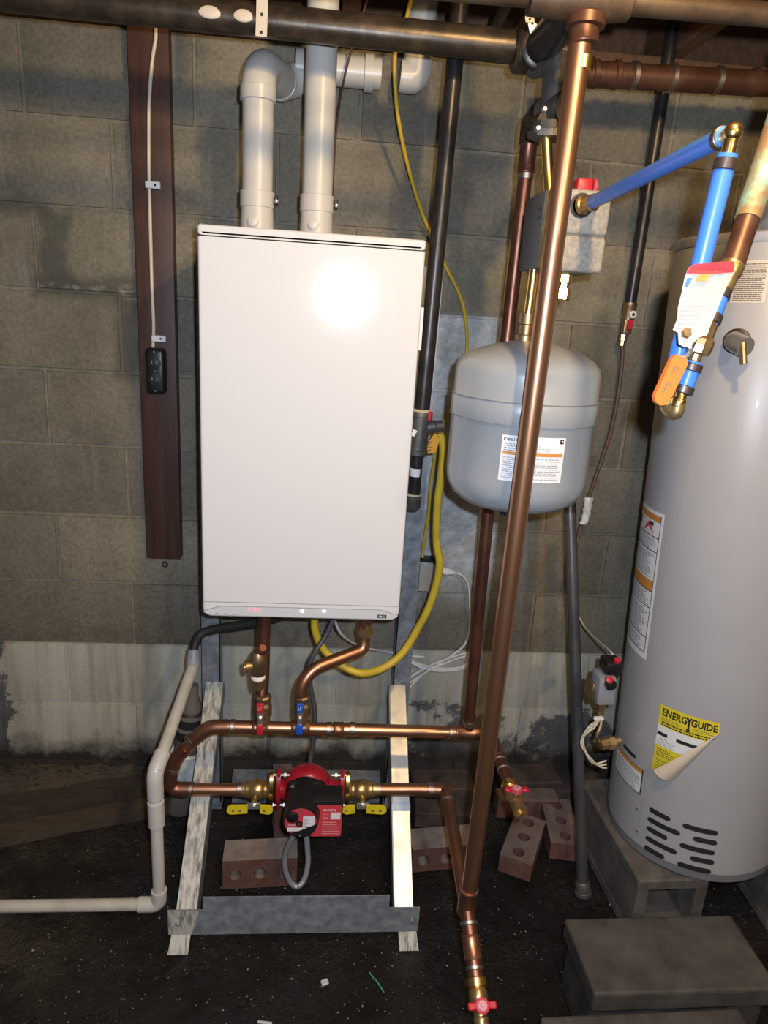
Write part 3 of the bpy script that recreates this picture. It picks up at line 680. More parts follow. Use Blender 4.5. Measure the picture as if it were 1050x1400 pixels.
# ================================================================== copper loop under the boiler
HY = -.38; CR = .0165
def ring(par, c, d, r, w=.012, name='solder_joint', mat='solder', lip=.0012):
    return part(par, name, MB().lathe([(-w/2, r-.0005), (-w/2+.001, r+lip), (w/2-.001, r+lip), (w/2, r-.0005)], c, d, 20), M[mat])
def cuff(par, a, b, r, name='fitting', mat='copper'):
    a, b = V(a), V(b); L = (b-a).length
    o = part(par, name, MB().lathe([(0, r-.0022), (.001, r), (.004, r+.001), (.006, r), (L-.006, r), (L-.004, r+.001), (L-.001, r), (L, r-.0022)], a, b-a, 22), M[mat])
    return o
h0, h1 = P(296, 993, HY), P(655, 1002, HY)
loop = thing('copper_loop', 'copper header pipe under the boiler curling back down to the red pump', 'pipe', P(232, 1080, HY))
pump_l = P(336, 1079.5, HY)
path = [h1, h0, P(284, 994, HY), P(244, 1034, HY), P(233, 1056, HY), P(232, 1078, HY), P(252, 1079, HY), pump_l+V((.02, 0, 0))]
fp = fillet(path, .03, 7)
part(loop, 'pipe', MB().tube(fp, CR, 20), M['copper_bright'])
bends = fillet([P(312, 993.5, HY), P(284, 994, HY), P(262, 1014, HY)], .026, 7); part(loop, 'bend', MB().tube(bends, CR+.0022, 20), M['copper'])
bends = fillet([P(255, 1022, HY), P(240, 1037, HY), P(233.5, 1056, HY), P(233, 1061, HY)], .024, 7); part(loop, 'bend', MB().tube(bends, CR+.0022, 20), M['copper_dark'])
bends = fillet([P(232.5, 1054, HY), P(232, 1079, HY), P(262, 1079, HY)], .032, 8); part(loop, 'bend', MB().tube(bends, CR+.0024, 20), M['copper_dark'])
for (x, y, x2, y2) in ((318, 993.5, 330, 994), (262, 1012, 256, 1018), (236, 1050, 234, 1056), (262, 1079, 270, 1079)):
    ring(loop, P(x, y, HY), P(x2, y2, HY)-P(x, y, HY), CR+.0015)
for (xa, xb) in ((345, 368), (398, 424)): cuff(loop, P(xa, 994.5, HY), P(xb, 995, HY), CR+.002, 'tee', 'copper_bright')
for x in (450, 482): ring(loop, P(x, 997, HY), (1, 0, 0), CR+.001, .014)
cuff(loop, P(455, 997, HY), P(470, 997.3, HY), CR+.0022, 'coupling', 'copper')
cuff(loop, P(622, 1001, HY), P(656, 1002, HY), CR+.0022, 'tee', 'copper')
ring(loop, P(616, 1001, HY), (1, 0, 0), CR+.001, .012)
# second riser behind the tank
r2x = P(641, 990, HY).x
rs = thing('copper_riser', 'dark copper riser passing behind the grey expansion tank', 'pipe', (r2x, HY, h1.z))
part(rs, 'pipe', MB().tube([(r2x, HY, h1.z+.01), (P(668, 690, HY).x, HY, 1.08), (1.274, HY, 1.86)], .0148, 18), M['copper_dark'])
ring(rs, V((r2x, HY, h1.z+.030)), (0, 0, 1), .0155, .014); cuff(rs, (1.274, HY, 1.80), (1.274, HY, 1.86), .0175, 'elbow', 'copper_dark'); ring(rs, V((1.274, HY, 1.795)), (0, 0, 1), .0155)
# forward branch with drain valve
d2 = P(704, 1092, -.64); da = P(663, 1006, HY)
br = thing('copper_branch', 'short copper branch reaching forward from the header behind the big riser', 'pipe', da)
bp = fillet([h1, P(669, 1003, HY), d2], .02, 6)
part(br, 'pipe', MB().tube(bp, .0145, 18), M['copper_dark'])
dv = (d2-P(669, 1003, HY)); cuff(br, P(669, 1003, HY)+dv*.12, P(669, 1003, HY)+dv*.42, .0175, 'coupling', 'copper_dark')
for t_ in (.12, .46, .60): ring(br, P(669, 1003, HY)+dv*t_, dv, .0158, .008)
def drain_valve(name, c, d, label, s=1.):
    d = V(d).normalized(); side = V((1, 0, 0)); side = (side-d*side.dot(d)).normalized(); n = d.cross(side); n = n if n.dot(CAM-c) > 0 else -n
    t = thing(name, label, 'valve', c)
    part(t, 'collar', MB().lathe([(-.022*s, .015*s), (-.020*s, .0215*s), (-.008*s, .0215*s), (-.006*s, .017*s)], c, d, 24), M['brass_bright'])
    part(t, 'body', MB().lathe([(-.008*s, .014*s), (0, .0175*s), (.016*s, .0175*s), (.026*s, .013*s), (.036*s, .012*s)], c, d, 20), M['brass'])
    part(t, 'outlet', MB().lathe([(.036*s, .0115*s), (.038*s, .0150*s), (.044*s, .0135*s), (.050*s, .0150*s), (.056*s, .0135*s), (.062*s, .0150*s), (.064*s, .0145*s), (.064*s, .0095*s), (.05*s, .009*s)], c, d, 22), M['brass'])
    part(t, 'stem', MB().lathe([(0, .006*s), (.020*s, .006*s)], c+d*.022*s, n, 12), M['brass'])
    hc = c+d*.022*s+n*.019*s
    h = part(t, 'handle', MB().lathe([(0, .010*s), (.001*s, .0125*s), (.007*s, .0125*s), (.009*s, .009*s)], hc, n, 20), M['valve_pink'])
    for s2 in (-1, 1): part(h, 'ear', MB().bbox(hc+side*s2*.0185*s+n*.004*s, (.014*s, .008*s, .012*s), .002*s, 1, Matrix((side, -n, d)).transposed()), M['valve_red'])
    part(h, 'cap', MB().lathe([(0, .0085*s), (.0012*s, .0080*s)], hc+n*.009*s, n, 18), M['pink'])
    part(h, 'screw', MB().lathe([(0, .003*s), (.002*s, .002*s)], hc+n*.010*s, n, 8), M['chrome'])
    return t
drain_valve('drain_valve', P(701, 1083, -.625), dv, 'brass drain valve with red handle hanging at the short copper branch', 1.08)

# ---- supply drop with relief valve and red valve
def ball_valve(name, label, c, col, L=.085, r=.020):
    t = thing(name, label, 'valve', c-V((0, 0, L/2)))
    part(t, 'body', MB().lathe([(-L/2, r*.80), (-L/2+.006, r*.86), (-.022, r*.82), (-.014, r*1.08), (.014, r*1.08), (.022, r*.9), (L/2-.014, r*.95), (L/2-.004, r*1.05), (L/2, r*.85)], c, (0, 0, 1), 8), M['brass_dull'], sm=False)
    part(t, 'stem', MB().lathe([(0, .007), (.026, .007), (.030, .006)], c+V((0, -.012, 0)), (0, -1, 0), 12), M['brass'])
    f = c+V((-.004, -.040, 0))
    h = part(t, 'handle_plate', MB().bbox(f, (.013, .003, .050), .001, 1), M['chrome'])
    part(t, 'nut', MB().lathe([(0, .006), (.005, .006), (.006, .004)], f+V((0, -.001, 0)), (0, -1, 0), 6), M['chrome'], sm=False)
    for s2 in (1, -1):
        g = part(t, 'grip', MB().bbox(f+V((0, -.002, s2*.031)), (.0175, .0085, .027), .003, 2), M[col])
        if s2 > 0: part(g, 'mark', put_text('LF', flat(f+V((0, -.0065, 0)), (1, 0, 0), (0, 0, 1), (0, -1, 0)), -.0045, .027, .0045, .035, 0), M['pink'] if col == 'valve_red' else M['white_label'], sm=False, normals=False)
    return t
sx_ = P(361, 860, -.345)
sup = thing('copper_drop', 'straight copper pipe dropping from the boiler to the header', 'pipe', P(358, 985, HY))
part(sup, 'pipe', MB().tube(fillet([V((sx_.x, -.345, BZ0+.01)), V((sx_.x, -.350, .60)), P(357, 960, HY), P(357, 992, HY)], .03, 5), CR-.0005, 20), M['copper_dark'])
rc = P(353, 925, -.385); rt = P(355, 893, -.385)
rel = thing('relief_valve', 'bronze relief valve with taped thread in front of the straight copper drop', 'valve', rc-V((0, 0, .04)))
part(rel, 'body', MB().lathe([(-.012, .0165), (-.008, .019), (.012, .019), (.016, .021), (.034, .021), (.046, .017), (.052, .014)], rc+V((0, 0, .018)), (0, 0, 1), 18), M['brass_dull'])
part(rel, 'side_outlet', MB().lathe([(0, .011), (.022, .011), (.023, .0145), (.034, .0145), (.034, .011), (.025, .010)], rc+V((0, -.002, .034)), (-.9, -.35, 0), 18), M['brass'])
part(rel, 'bonnet', MB().lathe([(0, .015), (.01, .015), (.016, .009)], rt+V((.004, -.004, .012)), (.3, -.6, .6), 8), M['copper_dark'], sm=False)
part(rel, 'thread_tape', MB().lathe([(-.006, .0155), (-.004, .0180), (.003, .0172), (.005, .0155)], rc, (0, 0, 1), 20), M['tape'], 'white thread tape')
part(rel, 'bush', MB().lathe([(-.035, .013), (-.030, .0155), (-.008, .0175), (-.004, .016)], rc, (0, 0, 1), 8), M['brass_dull'], sm=False)
ball_valve('ball_valve', 'ball valve with red butterfly handle on the straight copper drop', P(360, 970, HY), 'valve_red')
# ---- return S-bend with blue valve
ret = thing('copper_bend', 'copper pipe with an S bend from the boiler to the blue valve', 'pipe', P(411, 985, HY))
un = P(499, 862, -.30)
path = [V((un.x, -.30, BZ0+.01)), V((un.x-.002, -.30, un.z-.02)), P(497, 888, -.31), P(428, 914, -.36), P(411, 938, HY), P(411, 992, HY)]
part(ret, 'pipe', MB().tube(fillet(path, .045, 9), CR, 20), M['copper'])
part(ret, 'union_nut', MB().lathe([(-.014, .019), (-.011, .0225), (.006, .0225), (.008, .019), (.020, .0175)], V((un.x, -.30, un.z)), (0, 0, 1), 6), M['brass'], sm=False)
ball_valve('ball_valve', 'ball valve with blue butterfly handle under the copper S bend', P(413, 970, HY), 'valve_blue')

# ================================================================== circulator pump with isolation flanges
pc = P(420, 1079, HY); PZc = pc.z
pm = thing('circulator_pump', 'red and black circulator pump between brass isolation valves', 'pump', pc-V((0, .05, .07)))
xl_, xr_ = P(381, 1079, HY).x, P(467, 1079, HY).x
part(pm, 'volute', MB().lathe([(-.040, .040), (-.036, .056), (-.02, .066), (.012, .066), (.024, .058), (.030, .045)], pc, (0, -1, 0), 32), M['red_iron'])
part(pm, 'neck', MB().lathe([(0, .024), (.020, .026), (.045, .036), (xr_-xl_-.045, .036), (xr_-xl_-.02, .026), (xr_-xl_, .024)], V((xl_, HY, PZc)), (1, 0, 0), 22), M['red_iron'])
for x, s_ in ((xl_, 1), (xr_, -1)):
    fl = part(pm, 'flange', MB().prism([(.047*math.sin(q)*(.62 if abs(math.cos(q)) < .55 else .55), .058*math.cos(q)) for q in np.linspace(0, 2*PI, 25)[:-1]], V((x-.0045, HY, PZc)), (0, 1, 0), (0, 0, 1), (1, 0, 0), .010), M['red_iron'])
    part(fl, 'arm', MB().bbox((x, HY, PZc), (.010, .030, .112), .004, 2), M['red_iron'])
    for dz in (-.047, .047):
        part(fl, 'bolt', MB().lathe([(-.030, .003), (-.022, .003), (-.022, .007), (-.015, .007), (-.015, .0032), (.010, .0032), (.010, .007), (.016, .007)], V((x-s_*.002, HY-.004, PZc+dz)), (-s_, 0, 0), 6), M['chrome'], sm=False)
motor_end = -.528
mdc = P(411, 1123, motor_end); mst = V((pc.x-.002, HY-.016, PZc+.004)); mL = (mdc-mst).length
part(pm, 'motor', MB().lathe([(0, .052), (.02, .053), (.03, .048), (.085, .046), (mL-.01, .0435), (mL, .0425)], mst, mdc-mst, 30), M['black'])
part(pm, 'motor_plate', MB().bbox((pc.x-.002, HY-.036, PZc+.006), (.098, .020, .098), .012, 2), M['black'])
for dx, dz in ((-.036, .040), (.036, .040), (-.036, -.03), (.036, -.03)): part(pm, 'screw', MB().lathe([(0, .0045), (.004, .0045), (.005, .003)], (pc.x-.002+dx, HY-.046, PZc+.006+dz), (0, -1, 0), 8), M['chrome'])
dc = P(411, 1123, motor_end); DR = .0405
ring_ = part(pm, 'end_cap', MB().lathe([(-.02, .0425), (0, .0435), (.004, .0425), (.004, .0395), (.002, .039)], V((dc.x, motor_end+.002, dc.z)), (0, -1, 0), 36), M['black'])
dn = flat((dc.x, motor_end-.003, dc.z), (1, 0, 0), (0, 0, 1), (0, -1, 0))
disc = part(pm, 'label_disc', MB().lathe([(0, .0390), (.0022, .0390)], V((dc.x, motor_end-.001, dc.z)), (0, -1, 0), 36), M['red_label'])
wl = MB(); rect(wl, dn, .006, -.012, .034, .018, .0006); rect(wl, dn, -.032, -.026, .028, -.015, .0006); part(disc, 'white_field', wl, M['white_label'], sm=False, normals=False)
part(disc, 'print', lines(dn, .008, -.010, .032, .016, 7, .0010, R_, .35, .004, .012), M['ink_grey'], sm=False, normals=False)
part(disc, 'hub', MB().lathe([(0, .008), (.003, .008), (.003, .0045), (.001, .004)], V((dc.x-.003, motor_end-.003, dc.z-.003)), (0, -1, 0), 16), M['black'])
part(disc, 'hub_screw', MB().lathe([(0, .0045), (.0032, .0045)], V((dc.x-.003, motor_end-.003, dc.z-.003)), (0, -1, 0), 12), M['brass'])
part(disc, 'speed_knob', MB().lathe([(0, .016), (.004, .015), (.006, .012)], V((dc.x-.020, motor_end-.003, dc.z+.016)), (0, -1, 0), 20), M['black'])
part(disc, 'print_name', put_text('GRUNDFOS', dn, -.030, -.0095, -.010, -.0060, .0008, .01), M['white_label'], sm=False, normals=False)
for dx, dz in ((0, .037), (0, -.037)): part(disc, 'screw', MB().lathe([(0, .0035), (.003, .003)], V((dc.x+dx, motor_end-.004, dc.z+dz)), (0, -1, 0), 8), M['chrome'])
BY = -.497
b0, b1 = P(425, 1101, BY), P(466, 1143, BY)
part(pm, 'terminal_box', MB().bbox(((b0.x+b1.x)/2, BY+.034, (b0.z+b1.z)/2+.006), (b1.x-b0.x+.004, .066, b0.z-b1.z+.012), .008, 2), M['black'])
bl = part(pm, 'box_label', MB().prism(rrect(b0.x, b1.x, b1.z, b0.z, .006, 4), (0, BY+.0005, 0), (1, 0, 0), (0, 0, 1), (0, -1, 0), .0015), M['red_label'])
bn = flat((b0.x, BY-.0012, b1.z), (b1.x-b0.x, 0, 0), (0, 0, b0.z-b1.z), (0, -1, 0))
part(bl, 'print_name', put_text('GRUNDFOS', bn, .40, .82, .80, .89, .0002, .01), M['white_label'], sm=False, normals=False)
wl = MB(); rect(wl, bn, .64, .56, .95, .78, .0002); part(bl, 'white_field', wl, M['white_label'], sm=False, normals=False)
part(bl, 'print', lines(bn, .38, .08, .96, .52, 6, .0002, R_, .4, .05, .16), M['pink'], sm=False, normals=False)
part(bl, 'print', lines(bn, .38, .56, .6, .76, 4, .0002, R_, .4, .04, .1), M['pink'], sm=False, normals=False)
part(pm, 'cable_gland', MB().lathe([(0, .014), (.012, .014), (.014, .011), (.022, .011)], V((dc.x-.012, motor_end+.03, dc.z-.036)), (0, -.1, -1), 16), M['black'])
for s_, xg in ((-1, 371.5), (1, 474.5)):
    g = P(xg, 1080, HY)
    iv = thing('isolation_valve', 'brass flanged valve with yellow handle on the %s side of the pump' % ('left' if s_ < 0 else 'right'), 'valve', V((g.x+s_*.03, HY, PZc-.05)))
    part(iv, 'flange', MB().prism([(.030*math.sin(q), .055*math.cos(q)) for q in np.linspace(0, 2*PI, 29)[:-1]], V((g.x-.0045, HY, PZc)), (0, 1, 0), (0, 0, 1), (1, 0, 0), .009), M['brass_bright'])
    part(iv, 'body', MB().lathe([(.004, .022), (.010, .020), (.013, .024), (.017, .024), (.019, .021), (.022, .024), (.028, .027), (.044, .028), (.052, .024), (.055, .0225), (.066, .0225), (.069, .0195), (.078, .019)], V((g.x, HY, PZc)), (s_, 0, 0), 22), M['brass'])
    ring(iv, V((g.x+s_*.082, HY, PZc)), (1, 0, 0), .0165, .016)
    ctr = P(347 if s_ < 0 else 496, 1101, HY-.045); ctr = V((ctr.x, HY-.045, ctr.z))
    part(iv, 'stem', MB().tube([V((ctr.x, HY-.012, PZc-.008)), V((ctr.x, HY-.044, ctr.z+.004))], .0085, 12), M['brass'])
    pl = part(iv, 'handle_plate', MB().bbox(ctr+V((0, -.003, 0)), (.034, .004, .018), .001, 1), M['chrome'])
    part(pl, 'nut', MB().lathe([(0, .006), (.005, .006), (.006, .004)], ctr+V((0, -.004, 0)), (0, -1, 0), 6), M['chrome'], sm=False)
    big, small = (324.5, 364.5) if s_ < 0 else (514.5, 476.5)
    for xx_, hw in ((big, .0265), (small, .0165)):
        gq = P(xx_, 1105.5, HY-.049); gq = V((gq.x, HY-.049, gq.z))
        out = -1 if gq.x < ctr.x else 1
        pol = []
        for k in range(9):
            q = -PI/2+PI*k/8; pol.append((out*(hw-.0125+.0125*math.cos(q)), .0125*math.sin(q)))
        pol += [(-out*hw, .0135), (-out*hw, -.009)]
        hd = part(iv, 'grip', MB().prism(pol, gq, (1, 0, 0), (0, 0, 1), (0, -1, 0), .007), M['valve_yellow'])
        part(hd, 'print', lines(flat(gq+V((0, -.0075, 0)), (1, 0, 0), (0, 0, 1), (0, -1, 0)), -hw*.5, -.004, hw*.6, .004, 1 if hw > .02 else 2, .0002, R_, .8, .004, .008, .05), M['ink_brown'], sm=False, normals=False)

# pump outlet to the big riser
pr0 = P(508, 1081, HY)
t = thing('copper_return', 'copper pipe from the pump bending forward to the big copper riser', 'pipe', P(607, 1090, HY))
RY = -.74; rb = P(638, 1238, RY)
path = [V((pr0.x, HY, PZc)), V((P(609, 1084, HY).x, HY, PZc)), rb]
part(t, 'pipe', MB().tube(fillet(path, .02, 6), CR, 20), M['copper'])
part(t, 'elbow', MB().tube(fillet([path[1]-V((.045, 0, 0)), path[1], path[1]+(rb-path[1]).normalized()*.045], .026, 8), CR+.0025, 20), M['copper'])
ring(t, path[1]-V((.042, 0, 0)), (1, 0, 0), CR+.0015, .016); ring(t, path[1]+(rb-path[1]).normalized()*.045, rb-path[1], CR+.0022, .006, mat='solder')
# big riser in front of the tank
RT_ = P(797, 78, RY); RB_ = P(641, 1222, RY)
t = thing('copper_riser', 'tall bright copper riser standing in front of the expansion tank', 'pipe', rb)
part(t, 'pipe', MB().tube([RB_, P(797, 30, RY)], .0178, 24), M['copper_bright'])
rd = (RT_-RB_).normalized()
cuff(t, P(797, 62, RY), P(799, 20, RY), .023, 'reducer', 'copper_brown')
part(t, 'collar', MB().lathe([(0, .022), (.002, .030), (.016, .030), (.02, .026)], P(799, 40, RY), (0, 0, 1), 22), M['copper_brown'])
ring(t, P(795, 88, RY), rd, .0178, .02, 'solder_joint', 'brass_bright')
ring(t, P(642, 1218, RY), rd, .0178, .016)
low = P(647, 1300, -.82); tip = P(653, 1356, -.87); dl = (tip-rb).normalized()
cuff(t, P(641, 1214, RY), rb-V((0, 0, .02)), .0205, 'tee', 'copper')
part(t, 'drain_leg', MB().tube(fillet([P(640, 1225, RY), rb, tip], .02, 5), .0170, 20), M['copper_dark'])
for f_ in (.22, .74): ring(t, rb+(tip-rb)*f_, dl, .0185, .008)
cuff(t, rb+(tip-rb)*.36, rb+(tip-rb)*.66, .0195, 'coupling', 'copper')
drain_valve('drain_valve', tip, dl, 'brass drain valve with red handle at the foot of the tall riser', 1.15)

# flexible conduits at the pump
pts = [P(456, 846, -.30), P(446, 868, -.31), P(430, 893, -.325), P(422, 915, -.33), P(425, 942, -.335), P(430, 970, -.335), P(430, 1000, -.335), P(426, 1028, -.34), P(422, 1060, -.35)]
hs = smooth(pts, 16); solo('flexible_conduit', MB().tube(hs, [.0062+(.0008 if i % 2 else 0) for i in range(len(hs))], 10), M['dark_conduit'], 'dark flexible conduit from the boiler underside down to the pump', 'conduit')
pts = [V((dc.x-.012, motor_end+.03, dc.z-.056)), P(391, 1165, -.48), P(390, 1188, -.475), P(397, 1206, -.47), P(407, 1212, -.465), P(416, 1202, -.46), P(421, 1180, -.45), P(420, 1155, -.445), P(418, 1135, -.44)]
hs = smooth(pts, 14); solo('flexible_conduit', MB().tube(hs, [.0068+(.001 if i % 2 else 0) for i in range(len(hs))], 10), M['flex_metal'], 'ribbed metal conduit looping under the red pump label', 'conduit')
pts = [P(457, 846, -.25), P(466, 866, -.22), P(485, 880, -.16), P(510, 888, -.09), P(528, 891, -.04), P(552, 896, -.035), P(580, 898, -.035)]
solo('white_cable', MB().tube(smooth(pts), .0034, 8), M['white_wire'], 'white cord curving from the boiler underside behind the stand', 'cord')

# ================================================================== condensate drain, white plastic
dp0 = P(264, 910, -.24); dp1 = P(213, 1056, -.506); dvx = P(217, 1215, -.506)
t = thing('drain_pipe', 'white plastic drain pipe running from the boiler to the floor on the left', 'pipe', P(214, 1240, -.506))
bx = P(215, 1150, -.506).x; fz = P(150, 1237, -.506).z
part(t, 'sloping_pipe', MB().tube([dp0, dp1], .0150, 18), M['pvc_old'])
dd = (dp1-dp0).normalized()
part(t, 'elbow', MB().tube(fillet([dp1-dd*.05, V((bx, -.506, dp1.z)), V((bx, -.506, dp1.z-.07))], .04, 8), .0195, 20), M['pvc'])
socket(t, bx, -.506, P(214, 1128, -.506).z, P(213, 1095, -.506).z, .0195, 'coupling', 'pvc')
part(t, 'down_pipe', MB().tube([(bx, -.506, dp1.z-.05), (bx, -.506, fz+.02)], .0150, 18), M['pvc'])
part(t, 'elbow', MB().tube(fillet([V((bx, -.506, fz+.045)), V((bx, -.506, fz)), V((bx-.052, -.506, fz))], .022, 7), .0190, 20), M['pvc'])
part(t, 'floor_pipe', MB().tube([(bx-.03, -.506, fz), (-1.1, -.506, fz-.004)], .0150, 18), M['pvc_old'])
part(t, 'adapter', MB().lathe([(-.01, .016), (0, .0185), (.025, .0185), (.03, .0165), (.045, .0150)], dp0, V((0, .3, 1)), 18), M['grey_plastic'])
ax = dp0+V((0, .012, .04))
pts = [ax, P(267, 880, -.22), P(276, 866, -.20), P(300, 859, -.20), P(345, 852, -.22), P(384, 842, -.25)]
solo('drain_hose', MB().tube(smooth(pts), .0125, 14), M['rubber'], 'black rubber hose from the boiler underside to the white drain pipe', 'hose')
# old drain standpipe behind it
ap = P(258, 985, -.14)
t = thing('drain_standpipe', 'brown grey drain standpipe with steel bands beside the stand leg', 'pipe', (ap.x-.012, -.14, 0))
ta, tb = V((ap.x+.012, -.135, .41)), V((ap.x-.03, -.150, 0.02)); td = (ta-tb).normalized()
part(t, 'pipe', MB().tube([tb, tb+td*.27], .036, 22), M['abs'])
part(t, 'sleeve', MB().lathe([(.25, .037), (.335, .037), (.340, .033)], tb, td, 22), M['rubber'])
part(t, 'reducer', MB().lathe([(.33, .033), (.355, .030), (.385, .017), (.42, .014)], tb, td, 20), M['abs'])
for q in (.285, .325): part(t, 'steel_band', MB().lathe([(q-.006, .0375), (q-.005, .0395), (q+.005, .0395), (q+.006, .0375)], tb, td, 22), M['chrome'])
part(t, 'rope', MB().tube([tb+td*.20+V((.040*math.cos(q), .040*math.sin(q), .004*math.sin(3*q))) for q in np.linspace(0, 2*PI, 25)[:-1]], .006, 8, closed=True), M['tape'], 'pale cloth wrap')
mb = MB(); c0 = tb+td*.14+V((.012, -.02, -.01)); r3 = random.Random(5); nu, nv = 18, 9
for j in range(nv+1):
    for i in range(nu):
        q = 2*PI*i/nu; rr_ = (.030+.016*math.sin(PI*j/nv)+r3.uniform(-.007, .007)); mb.v.append(c0+V((rr_*math.cos(q)*.9, rr_*math.sin(q)*.55, (j/nv-.5)*.14)))
for j in range(nv):
    for i in range(nu): mb.f.append((j*nu+i, j*nu+(i+1) % nu, (j+1)*nu+(i+1) % nu, (j+1)*nu+i))
mb.f += [tuple(range(nu)), tuple(nv*nu+k for k in range(nu))]
solo('plastic_wrap', mb, M['clear_plastic'], 'crumpled white plastic wrap at the foot of the drain standpipe', 'plastic wrap', ang=60)

# ================================================================== expansion tank
TX, TY, TR_ = 1.277, -.555, .1445
zt0, zt1 = 1.128, 1.470
tank = thing('expansion_tank', 'round grey steel expansion tank hanging under the foam box', 'tank', (TX, TY, zt0))
zA, zB = P(715, 553, TY-TR_).z, P(715, 584, TY-TR_).z
prof = [(zt0-zt0, .02), (.004, .07), (.014, .108), (.030, .130), (.052, .1415), (.075, TR_), (zB-zt0-.004, TR_), (zB-zt0, TR_+.0025), (zA-zt0, TR_+.0025), (zA-zt0+.004, TR_-.0005)]
ztop = zt1-zt0
prof += [(ztop-.062, TR_-.001), (ztop-.048, .140), (ztop-.034, .127), (ztop-.020, .098), (ztop-.010, .068), (ztop-.003, .035), (ztop, .012)]
part(tank, 'shell', MB().lathe(prof, (TX, TY, zt0), (0, 0, 1), 64), M['tank'], ang=60)
for z in (zA, zB): part(tank, 'seam', MB().lathe([(-.0012, TR_+.001), (-.0008, TR_+.0034), (.0008, TR_+.0034), (.0012, TR_+.001)], (TX, TY, z), (0, 0, 1), 64), M['heater_base'])
def tank_fn(o, r):
    def hitp(x, y):
        d = ray(x, y); ox, oy = CAM.x-TX, CAM.y-TY; a = d.x**2+d.y**2; b = 2*(ox*d.x+oy*d.y); c = ox*ox+oy*oy-r*r
        q = (-b-math.sqrt(max(b*b-4*a*c, 0)))/(2*a); h = CAM+d*q; return math.atan2(h.y-TY, h.x-TX), h.z
    cs = [hitp(*q) for q in o]                                    # BL, BR, TR, TL
    p0 = (cs[0][0]+cs[3][0])/2; p1 = (cs[1][0]+cs[2][0])/2; z0 = (cs[0][1]+cs[1][1])/2; z1 = (cs[2][1]+cs[3][1])/2
    return lambda u, v, w: V((TX+(r+w)*math.cos(p0+(p1-p0)*u), TY+(r+w)*math.sin(p0+(p1-p0)*u), z0+(z1-z0)*v))
tf = tank_fn([(680, 655), (765, 661), (774, 599), (688, 594)], TR_)
lab = part(tank, 'label', rect(MB(), tf, 0, 0, 1, 1, .0006, 16, 1), M['white_label'], normals=False)
mb = MB(); rect(mb, tf, .03, .585, .97, .655, .0010, 12, 1); part(lab, 'orange_band', mb, M['orange_print'], normals=False)
part(lab, 'print_title', put_text('residential', tf, .03, .885, .52, .97, .0010, .01), M['ink'], sm=False, normals=False)
mb = MB(); rect(mb, tf, .90, .87, .965, .965, .0010); lg = part(lab, 'logo', mb, M['ink'], sm=False, normals=False)
mb = MB(); mb.add([tf(.91+.045*q[0], .88+.07*q[1], .0014) for q in ((.2, .9), (.95, .9), (.8, .35), (.45, .55))], [(0, 1, 2, 3)]); part(lg, 'logo_mark', mb, M['white_label'], sm=False, normals=False)
part(lab, 'print', lines(tf, .04, .67, .40, .86, 4, .0010, R_, .45, .03, .10), M['ink_grey'], sm=False, normals=False)
part(lab, 'print', lines(tf, .54, .67, .80, .82, 4, .0010, R_, .35, .03, .10), M['ink_grey'], sm=False, normals=False)
part(lab, 'print', lines(tf, .04, .07, .97, .56, 11, .0010, R_, .38, .03, .10, .1), M['ink_grey'], sm=False, normals=False)
part(tank, 'air_valve', MB().lathe([(0, .008), (.012, .008), (.014, .006)], (TX-.03, TY-.05, zt0+.006), (0, 0, -1), 10), M['black'])
part(tank, 'neck', MB().lathe([(0, .020), (.010, .020), (.012, .0155), (.030, .0155), (.032, .018), (.052, .018)], (TX-.012, TY, zt1-.002), (0, 0, 1), 18), M['brass_dull'])
part(tank, 'nipple', MB().tube([(TX-.012, TY, zt1+.04), (TX-.010, TY, 1.605)], .0105, 16), M['brass_bright'])

# ================================================================== foam-clad air separator
fx0, fx1, fz0, fz1, fy0, fy1 = 1.266, 1.376, 1.598, 1.738, -.622, -.478
sep = thing('air_separator', 'air separator clad in a speckled grey foam box', 'air separator', ((fx0+fx1)/2, -.55, fz0))
mid = P(800, 322, -.62).z
def foam(z0, z1): return MB().bbox(((fx0+fx1)/2, (fy0+fy1)/2, (z0+z1)/2), (fx1-fx0, fy1-fy0, z1-z0), .007, 3)
part(sep, 'upper_shell', foam(mid+.001, fz1), M['foam']); part(sep, 'lower_shell', foam(fz0, mid-.001), M['foam'])
part(sep, 'joint_band', MB().box(((fx0+fx1)/2, (fy0+fy1)/2, mid), (fx1-fx0-.008, fy1-fy0-.008, .008)), M['foam_dark'])
part(sep, 'side_panel', MB().bbox((fx0-.004, (fy0+fy1)/2+.012, (fz0+fz1)/2), (.010, fy1-fy0-.010, fz1-fz0-.006), .003, 2), M['foam_dark'])
for z in (1.705, 1.690): part(sep, 'vent_slot', MB().box((fx0-.0095, -.585, z), (.001, .022, .006)), M['cement'])
ip = P(795, 281, fy0)
part(sep, 'port_ring', MB().lathe([(0, .021), (.003, .021), (.003, .0165), (.001, .016)], V((ip.x, fy0+.001, ip.z)), (0, -1, 0), 26), M['black'])
part(sep, 'port', MB().lathe([(0, .0165), (.006, .0165), (.008, .013), (.020, .013), (.022, .0145), (.030, .0145)], V((ip.x, fy0, ip.z)), (.45, -.85, .10), 20), M['brass'])
rp = P(797, 252, -.55); part(sep, 'red_knob', MB().bbox((rp.x, -.55, fz1+.014), (.030, .030, .030), .005, 2), M['valve_red'])
part(sep, 'knob_rim', MB().lathe([(0, .014), (.006, .014)], (rp.x+.016, -.555, fz1+.016), (1, 0, 0), 14), M['valve_pink'])
dq = P(773, 372, -.58)
part(sep, 'drain_fitting', MB().lathe([(0, .012), (.006, .0135), (.020, .0135), (.022, .010), (.030, .010), (.031, .0145), (.050, .0145), (.052, .012)], V((dq.x, -.58, fz0+.002)), (0, 0, -1), 6), M['brass_bright'], sm=False)
